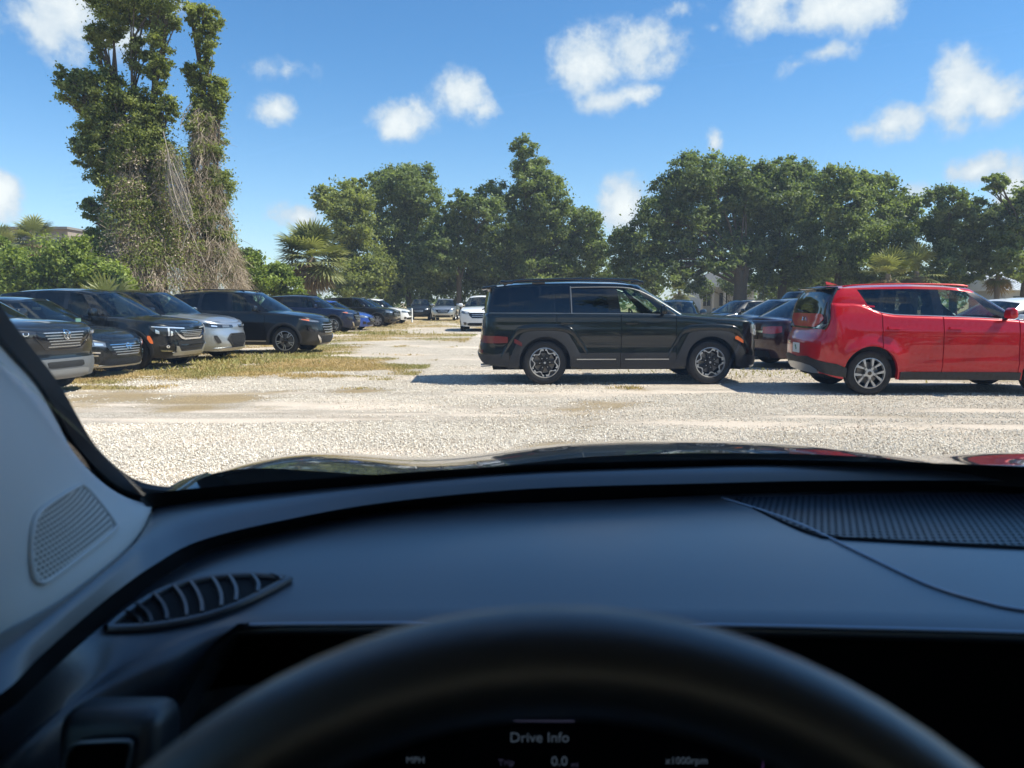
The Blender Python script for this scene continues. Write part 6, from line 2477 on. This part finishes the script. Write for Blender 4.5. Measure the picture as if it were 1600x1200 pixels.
    text('Trip', 791, 1192, 11, glow2)
    text('0.0', 874, 1190, 16, glow)
    text('mi', 898, 1195, 9, glow2)
    text('x1000rpm', 1073, 1189, 12, glow)
    for (px, py, w_, h_, mt) in ((850, 1127, 100, 4, glow2), (828, 1111, 10, 9, glow), (847, 1110, 12, 4, glow), (869, 1107, 14, 4, glow), (882, 1111, 10, 7, glow2), (773, 1115, 8, 4, glow2), (1025, 1123, 36, 5, reflect_m), (1192, 1192, 4, 20, reflect_m), (1227, 1197, 8, 22, reflect_m)):
        m = MB()
        c = L(at(px, py, Yp - .004))
        m.rbox(c, (w_ * Yp / FPX, .001, h_ * Yp / FPX), .0004, 1)
        m.build('mark_or_reflection', mt, panel, False)

    # --- air vent in the pad
    top = [(165, 985), (205, 955), (262, 924), (330, 908), (400, 904), (452, 909)]
    bot = [(165, 985), (215, 984), (262, 979), (325, 966), (385, 944), (452, 909)]
    tc_ = catmull([(x, y, 0) for x, y in top], 8)
    bc_ = catmull([(x, y, 0) for x, y in bot], 8)
    P = [[L(hit(bv, a.x + (b.x - a.x) * k / 3, a.y + (b.y - a.y) * k / 3, .0025)) for k in range(4)] for a, b in zip(tc_, bc_)]
    m = MB()
    m.grid(P)
    vent = m.build('air_vent', pmat('vent_shade', (.003, .003, .0035), .6, spec=.2), root, True)  # flat dark sheet on the pad paints the shaded recess behind the slats
    m = MB()
    loop = [L(hit(bv, p.x, p.y, .003)) for p in tc_] + [L(hit(bv, p.x, p.y, .003)) for p in reversed(bc_)][1:]
    m.tube(loop, .0042, 8)
    m.build('vent_frame', dash_m, vent)
    for i in range(9):
        f = .18 + .72 * i / 8
        j = int(f * (len(tc_) - 1))
        jb = min(len(bc_) - 1, j + 2)
        a, b = tc_[max(0, j - 1)], bc_[jb]
        pts = []
        for k in range(6):
            t = .06 + .88 * k / 5
            q = hit(bv, a.x + (b.x - a.x) * t + 7 * math.sin(math.pi * t), a.y + (b.y - a.y) * t, .006)
            pts.append(L(q))
        m = MB()
        P = []
        for q in pts:
            P.append([q + Vector((-.0035, 0, -.003)), q + Vector((-.002, 0, .002)), q + Vector((.0015, 0, .002)), q + Vector((.003, 0, -.003))])
        m.grid(P)
        m.build('slat', dash_m, vent, True)

    # --- perforated speaker field and the seam beside it
    def uv_patch(name, outline_cols, bvh, lift, mat, parent, fb, fx, fy):
        m = MB()
        P = []
        for (x, y0, y1) in outline_cols:
            P.append([hit(bvh, x, y0 + (y1 - y0) * k / 8, lift, fb) for k in range(9)])
        m.grid([[L(q) for q in r] for r in P])
        me = m.mesh(name)
        uv = me.uv_layers.new(name='UVMap')
        for lp in me.loops:
            v = me.vertices[lp.vertex_index].co
            uv.data[lp.index].uv = (fx(v), fy(v))
        return fin(name, me, mat, parent, True, 60)
    cols_ = [(1150, 777.5, 780)]
    for x in range(1170, 1905, 30):
        lo = lerp_list([(1150, 780), (1230, 818), (1270, 833), (1310, 840), (1600, 855), (1900, 866)], x)
        hi = lerp_list([(1100, 780), (1300, 774.5), (1600, 772.5), (1900, 784)], x)
        cols_.append((x, hi, lo))
    uv_patch('speaker_grille', cols_, bv, .0015, perf_m, pad, zC, lambda v: v.x, lambda v: v.y * .8)
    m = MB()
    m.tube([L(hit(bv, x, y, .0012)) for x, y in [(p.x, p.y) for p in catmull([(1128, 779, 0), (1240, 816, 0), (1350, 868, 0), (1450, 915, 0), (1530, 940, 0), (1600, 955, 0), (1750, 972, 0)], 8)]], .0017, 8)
    m.build('seam_highlight', highlight_m, pad)  # seam line, its highlight put in as pale metal
    m = MB()
    m.tube([L(hit(bv, x, y, .0008)) for x, y in [(p.x, p.y) for p in catmull([(1150, 781, 0), (1230, 820, 0), (1275, 837, 0), (1320, 843, 0), (1600, 858, 0), (1900, 869, 0)], 8)]], .0016, 6)
    m.build('grille_rim', groove_m, pad)

    # --- windscreen pillar trim with a tweeter grille
    oe = [(236, 789), (190, 775), (150, 745), (112, 700), (85, 650), (55, 600), (0, 540), (-60, 470), (-150, 370), (-300, 190)]
    ie = [(236, 791), (222, 830), (185, 873), (110, 931), (50, 966), (0, 991), (-90, 1015), (-190, 960), (-320, 800), (-520, 500)]
    yo = lambda py: .985 - (790 - py) / 250 * .27
    Yi = [.985, .93, .84, .70, .64, .58, .50, .46, .40, .30]
    P = []
    O = catmull([at(px, py, yo(py)) for px, py in oe], 5)
    I = catmull([at_z(px, py, zA + .001) if i < 6 else at(px, py, Yi[i]) for i, (px, py) in enumerate(ie)], 5)
    for a, b in zip(O, I):
        row = [a + Vector((-.004, .02, -.002)), a]
        for k in range(1, 9):
            t = k / 8
            q = a.lerp(b, t)
            bul = .030 * math.sin(math.pi * t) * min(1, (a - b).length / .15)
            row.append(q + Vector((.8, -.5, .3)).normalized() * bul)
        row.append(b + Vector((-.01, -.02, -.02)))
        P.append(row)
    m = MB()
    m.grid([[L(q) for q in r] for r in P])
    trim = m.build('pillar_trim', trim_m, root, True, 70)
    bt = BVHTree.FromPolygons([tuple(Vector(v.co) + OFF) for v in trim.data.vertices], [tuple(p.vertices) for p in trim.data.polygons])
    cols_ = []
    for x in range(44, 180, 8):
        hi = lerp_list([(44, 850), (50, 812), (70, 790), (118, 762), (130, 762), (150, 785), (178, 822)], x)
        lo = lerp_list([(44, 872), (52, 905), (62, 910), (80, 902), (150, 850), (178, 826)], x)
        cols_.append((x, hi, lo))
    uv_patch('tweeter_grille', cols_, bt, .002, perf2_m, trim, 1.15, lambda v: v.y * .9 + v.x * .5, lambda v: v.z * 1.25)
    m = MB()
    lp = [(46, 850), (50, 818), (66, 794), (116, 763), (130, 763), (152, 785), (177, 818), (177, 829), (150, 851), (82, 902), (64, 911), (53, 905), (46, 876), (46, 850)]
    m.tube([L(hit(bt, p.x, p.y, .002, 1.15)) for p in catmull([(x, y, 0) for x, y in lp], 3)], .0022, 6)
    m.build('tweeter_rim', trim_m, trim)
    # rubber seal between trim and glass
    so = [(262, 767), (232, 764), (203, 756), (172, 737), (134, 700), (103, 650), (73, 600), (18, 532), (-38, 460), (-128, 360), (-280, 180)]
    si = [(238, 792), (228, 790), (190, 776), (150, 746), (112, 701), (85, 651), (55, 601), (0, 541), (-60, 471), (-150, 371), (-300, 191)]
    P = []
    for a, b in zip(catmull([at(px, py, yo(py) + .012) for px, py in so], 5), catmull([at(px, py, yo(py) + .004) for px, py in si], 5)):
        mid = a.lerp(b, .5) + Vector((.006, -.012, .004))
        P.append([L(a + Vector((0, .02, 0))), L(a), L(mid), L(b), L(b + Vector((-.01, .02, 0)))])
    m = MB()
    m.grid(P)
    m.build('windscreen_seal', seal_m, root, True, 60)

    # --- windscreen: black ceramic edge and the pane itself
    base = catmull([at_z(*p, zA) for p in A[5:12]], 6)
    base = [p for p in base if p.x <= .37]
    base = base + [Vector((.74 - p.x, p.y, p.z)) for p in reversed(base)]
    nb = len(base)
    head = []
    for i, p in enumerate(base):
        u = (p.x - .37) / (base[-1].x - .37)
        head.append(Vector((.37 + .82 * u, .30 - .07 * u * u, 1.60 - .035 * u * u)))
    P, P2 = [], []
    for a, h in zip(base, head):
        nrm = (h - a).cross(Vector((1, 0, 0))).normalized()
        if nrm.z < 0:
            nrm = -nrm
        r = []
        for k in range(9):
            t = k / 8
            r.append(L(a.lerp(h, t) + nrm * .03 * math.sin(math.pi * t) + Vector((0, .012, 0))))
        P.append(r)
        w_ = lerp_list([(-.5, .024), (-.3, .020), (0, .0165), (.37, .0145), (.74, .0165), (1.25, .024)], a.x)
        P2.append([L(a + Vector((0, .006, -.02))), L(a + Vector((0, .002, 0))), L(a.lerp(h, w_ / max(.1, (h.z - a.z))) + Vector((0, .009, 0)))])
    m = MB()
    m.grid(P)
    m.build('windscreen', glass('windscreen_glass', (.90, .94, .93), f0=.035, dust=.022), root, True, 80)
    m = MB()
    m.grid(P2)
    m.build('windscreen_band', seal_m, root, True, 80)

    # --- bonnet and outer skin
    def cross(q):
        q = abs(q)
        return lerp_list([(0, 0), (.12, -.001), (.24, -.006), (.355, -.018), (.455, -.031), (.53, -.038), (.61, -.039), (.70, -.033), (.80, -.026), (.87, -.028), (.92, -.040), (.96, -.066), (.985, -.11), (1.0, -.17)], q)
    P = []
    for i in range(61):
        q = -1 + 2 * i / 60
        r = []
        for j in range(36):
            Yh = 1.30 + 1.42 * j / 35
            d = Yh - 1.75
            z = 1.062 - .1808 * d - .105 * d * d - max(0, Yh - 2.45) ** 2 * 2.2
            c_ = (cross(q - .03) + 2 * cross(q) + cross(q + .03)) / 4 if abs(q) < .96 else cross(q)
            wdt = .985 - .12 * max(0, (Yh - 1.9) / .82) ** 2.2
            r.append(Vector((q * wdt, Yh - .10 * q * q * max(0, (Yh - 1.6)), z + c_)))
        P.append(r)
    m = MB()
    m.grid(P, flip=False)
    m.build('bonnet', paint_m, root, True, 60)
    for sd in (1, -1):
        e = P[-1] if sd > 0 else P[0]
        m = MB()
        m.grid([[q, q + Vector((sd * .015, 0, -.12)), q + Vector((sd * .01, 0, -.40)), Vector((q.x, q.y, .28))] for q in e])
        m.build('front_wing', paint_m, root, True, 60)
        # door side, sill to belt line
        m = MB()
        sk = [Vector((sd * .90, y_, z_)) for y_ in (1.32,) for z_ in (.28,)]
        G = []
        for y_ in np.linspace(1.36, -2.3, 25):
            G.append([Vector((sd * (.975 - .02 * abs(z_ - .7)), y_, z_)) for z_ in (.28, .5, .7, .9, 1.06)] + [Vector((sd * .92, y_, 1.075)), Vector((sd * .88, y_, 1.06)), Vector((sd * .81, y_, .6)), Vector((sd * .81, y_, .3))])
        m.grid(G)
        m.build('door', paint_m, root, True, 60)
        m = MB()
        m.tube(catmull([(sd * .925, 1.05, 1.07), (sd * .91, .66, 1.36), (sd * .86, .28, 1.575), (sd * .82, -.4, 1.61), (sd * .81, -1.3, 1.59), (sd * .82, -2.0, 1.42), (sd * .84, -2.4, 1.05)], 6), .045, 8)
        m.build('roof_side_rail', paint_m, root)
        m = MB()
        m.tube([(sd * .86, -.28, 1.04), (sd * .81, -.22, 1.60)], .05, 8)
        m.build('middle_pillar', seal_m, root)
        for (ya, yb_) in ((.62, -.25), (-.31, -1.5)):
            m = MB()
            yt = .25 if ya > 0 else -.27
            m.add([(sd * .845, ya, 1.07), (sd * .845, yb_, 1.07), (sd * .815, yb_ + .02 if ya > 0 else yb_ + .05, 1.58), (sd * .83, yt, 1.57)], [(0, 1, 2, 3)])
            m.build('side_window', M_GLASS if ya > 0 else M_PRIV2, root, False)
    m = MB()
    m.grid([[Vector((x, y_, 1.625 - .05 * (x / .82) ** 2 - .02 * (abs(y_ + .5) / 1.0) ** 2)) for x in np.linspace(-.83, .83, 13)] for y_ in np.linspace(.30, -2.0, 14)])
    m.build('roof', paint_m, root, True, 60)
    m = MB()
    m.grid([[Vector((x, y_, 1.600 - .05 * (x / .82) ** 2 - .02 * (abs(y_ + .5) / 1.0) ** 2)) for x in np.linspace(-.82, .82, 13)] for y_ in np.linspace(.29, -1.98, 14)])
    m.build('headliner', head_m, root, True, 60)
    m = MB()
    m.box((0, -.6, .30), (1.64, 3.6, .06))
    m.box((0, -2.38, .68), (1.7, .08, .8))
    m.box((0, 1.30, .62), (1.60, .06, .74))
    m.build('floor_pan', seal_m, root, False)
    for (xx, yy) in ((-.37, -.35), (.37, -.35)):
        m = MB()
        rot = Matrix.Rotation(math.radians(14), 3, 'X')
        m.rbox((xx, yy + .12, .62), (.5, .52, .16), .06)
        m.rbox((xx, yy - .22, .92), (.48, .14, .60), .06, rot=rot, taper=(.85, .8))
        m.build('seat', M_SEAT, root)
    # blunt nose so the bonnet does not end in the air
    m = MB()
    fr = [r[-1] for r in P]
    m.grid([[q, q + Vector((0, .05, -.10)), Vector((q.x, q.y + .06, .55)), Vector((q.x * .98, q.y - .02, .25))] for q in fr])
    m.build('front_bumper', paint_m, root, True, 60)
    for xa in (2.0, -.75):
        for sd in (1, -1):
            w_ = add_wheel(root, sd * .80, xa, .36, .23, 'five', M_SATIN, M_DARKRIM, sd)
            w_.rotation_euler = (0, 0, math.pi / 2 if sd > 0 else -math.pi / 2)

    # --- steering wheel
    tau = math.radians(24)
    tv = Vector((0, math.sin(tau), math.cos(tau)))
    Cw = Vector(SW[:3])
    a_, b_ = SW[3], SW[4]
    nrm = Vector((0, -math.cos(tau), math.sin(tau)))
    rp = []
    P = []
    for k in range(97):
        th = 2 * math.pi * k / 96
        c = Cw + Vector((1, 0, 0)) * a_ * math.cos(th) + tv * b_ * math.sin(th)
        o_ = (Vector((1, 0, 0)) * math.cos(th) / a_ + tv * math.sin(th) / b_).normalized()
        ring = []
        for j in range(17):
            ph = 2 * math.pi * j / 16
            ring.append(L(c + o_ * SW[5] * math.cos(ph) + nrm * SW[5] * 1.12 * math.sin(ph)))
        P.append(ring)
    m = MB()
    m.grid(P)
    sw = m.build('steering_wheel', leather_m, root, True, 80)
    m = MB()
    m.rbox(L(Cw - nrm * .03), (.15, .05, .14), .04, 3, rot=Matrix.Rotation(-tau, 3, 'X'))
    m.build('wheel_hub', leather_m, sw)
    for s in (-1, 1):
        m = MB()
        m.tube([L(Cw - nrm * .025 + Vector((s * .06, 0, 0))), L(Cw + Vector((s * (a_ - .005), 0, 0)))], [.024, .014], 8)
        m.build('wheel_spoke', leather_m, sw)
    m = MB()
    m.tube([L(Cw - nrm * .04), L(Cw - nrm * .30)], .035, 12)
    m.build('steering_column', dash2_m, root)

    # --- switch pod low on the left
    m = MB()
    c = at(188, 1185, .56)
    m.rbox(L(c), (.078, .05, .085), .014, 3, rot=Matrix.Rotation(math.radians(-12), 3, 'X'))
    pod = m.build('switch_pod', dash2_m, root)
    m = MB()
    bc = [(98, 1215), (104, 1180), (118, 1163), (150, 1159), (196, 1158), (206, 1166), (203, 1185), (196, 1215)]
    m.tube([L(at(p.x, p.y, .53)) for p in catmull([(x, y, 0) for x, y in bc], 4)], .0016, 6)
    m.build('switch_rim', pmat('dull_chrome', (.25, .26, .27), .35, metal=.8), pod)
    m = MB()
    vs = [L(at(x, y, .532)) for x, y in bc]
    vb = [v + Vector((0, .02, 0)) for v in vs]
    k = len(vs)
    m.add(vs + vb, [tuple(range(k)), tuple(reversed(range(k, 2 * k)))] + [(i, (i + 1) % k, (i + 1) % k + k, i + k) for i in range(k)])
    m.build('switch_face', piano_m, pod, False)
    return root


SW = (.015, .16, 1.080, .19, .20, .0175)


def build_haze():
    """thin summer haze that pales the far trees"""
    mb = MB()
    mb.box((0, 650, 11.5), (2000, 1900, 25.0))
    m, t = new_mat('haze_air')
    v = t.n('ShaderNodeVolumePrincipled')
    v.inputs['Color'].default_value = (.82, .91, 1.0, 1)
    v.inputs['Density'].default_value = HAZE
    o = t.n('ShaderNodeOutputMaterial')
    t.l(v.outputs[0], o.inputs['Volume'])
    ob = mb.build('haze', m, None, False)
    ob['kind'] = 'stuff'
    ob['label'] = 'thin pale haze over the whole lot'
    ob['category'] = 'haze'
    return ob


HAZE = 0.0006
build_ground()
own_car()
boxy_suv()
red_hatch()
left_row()
far_cars()
buildings()
vegetation()
build_gravel()
build_grass()
build_haze()
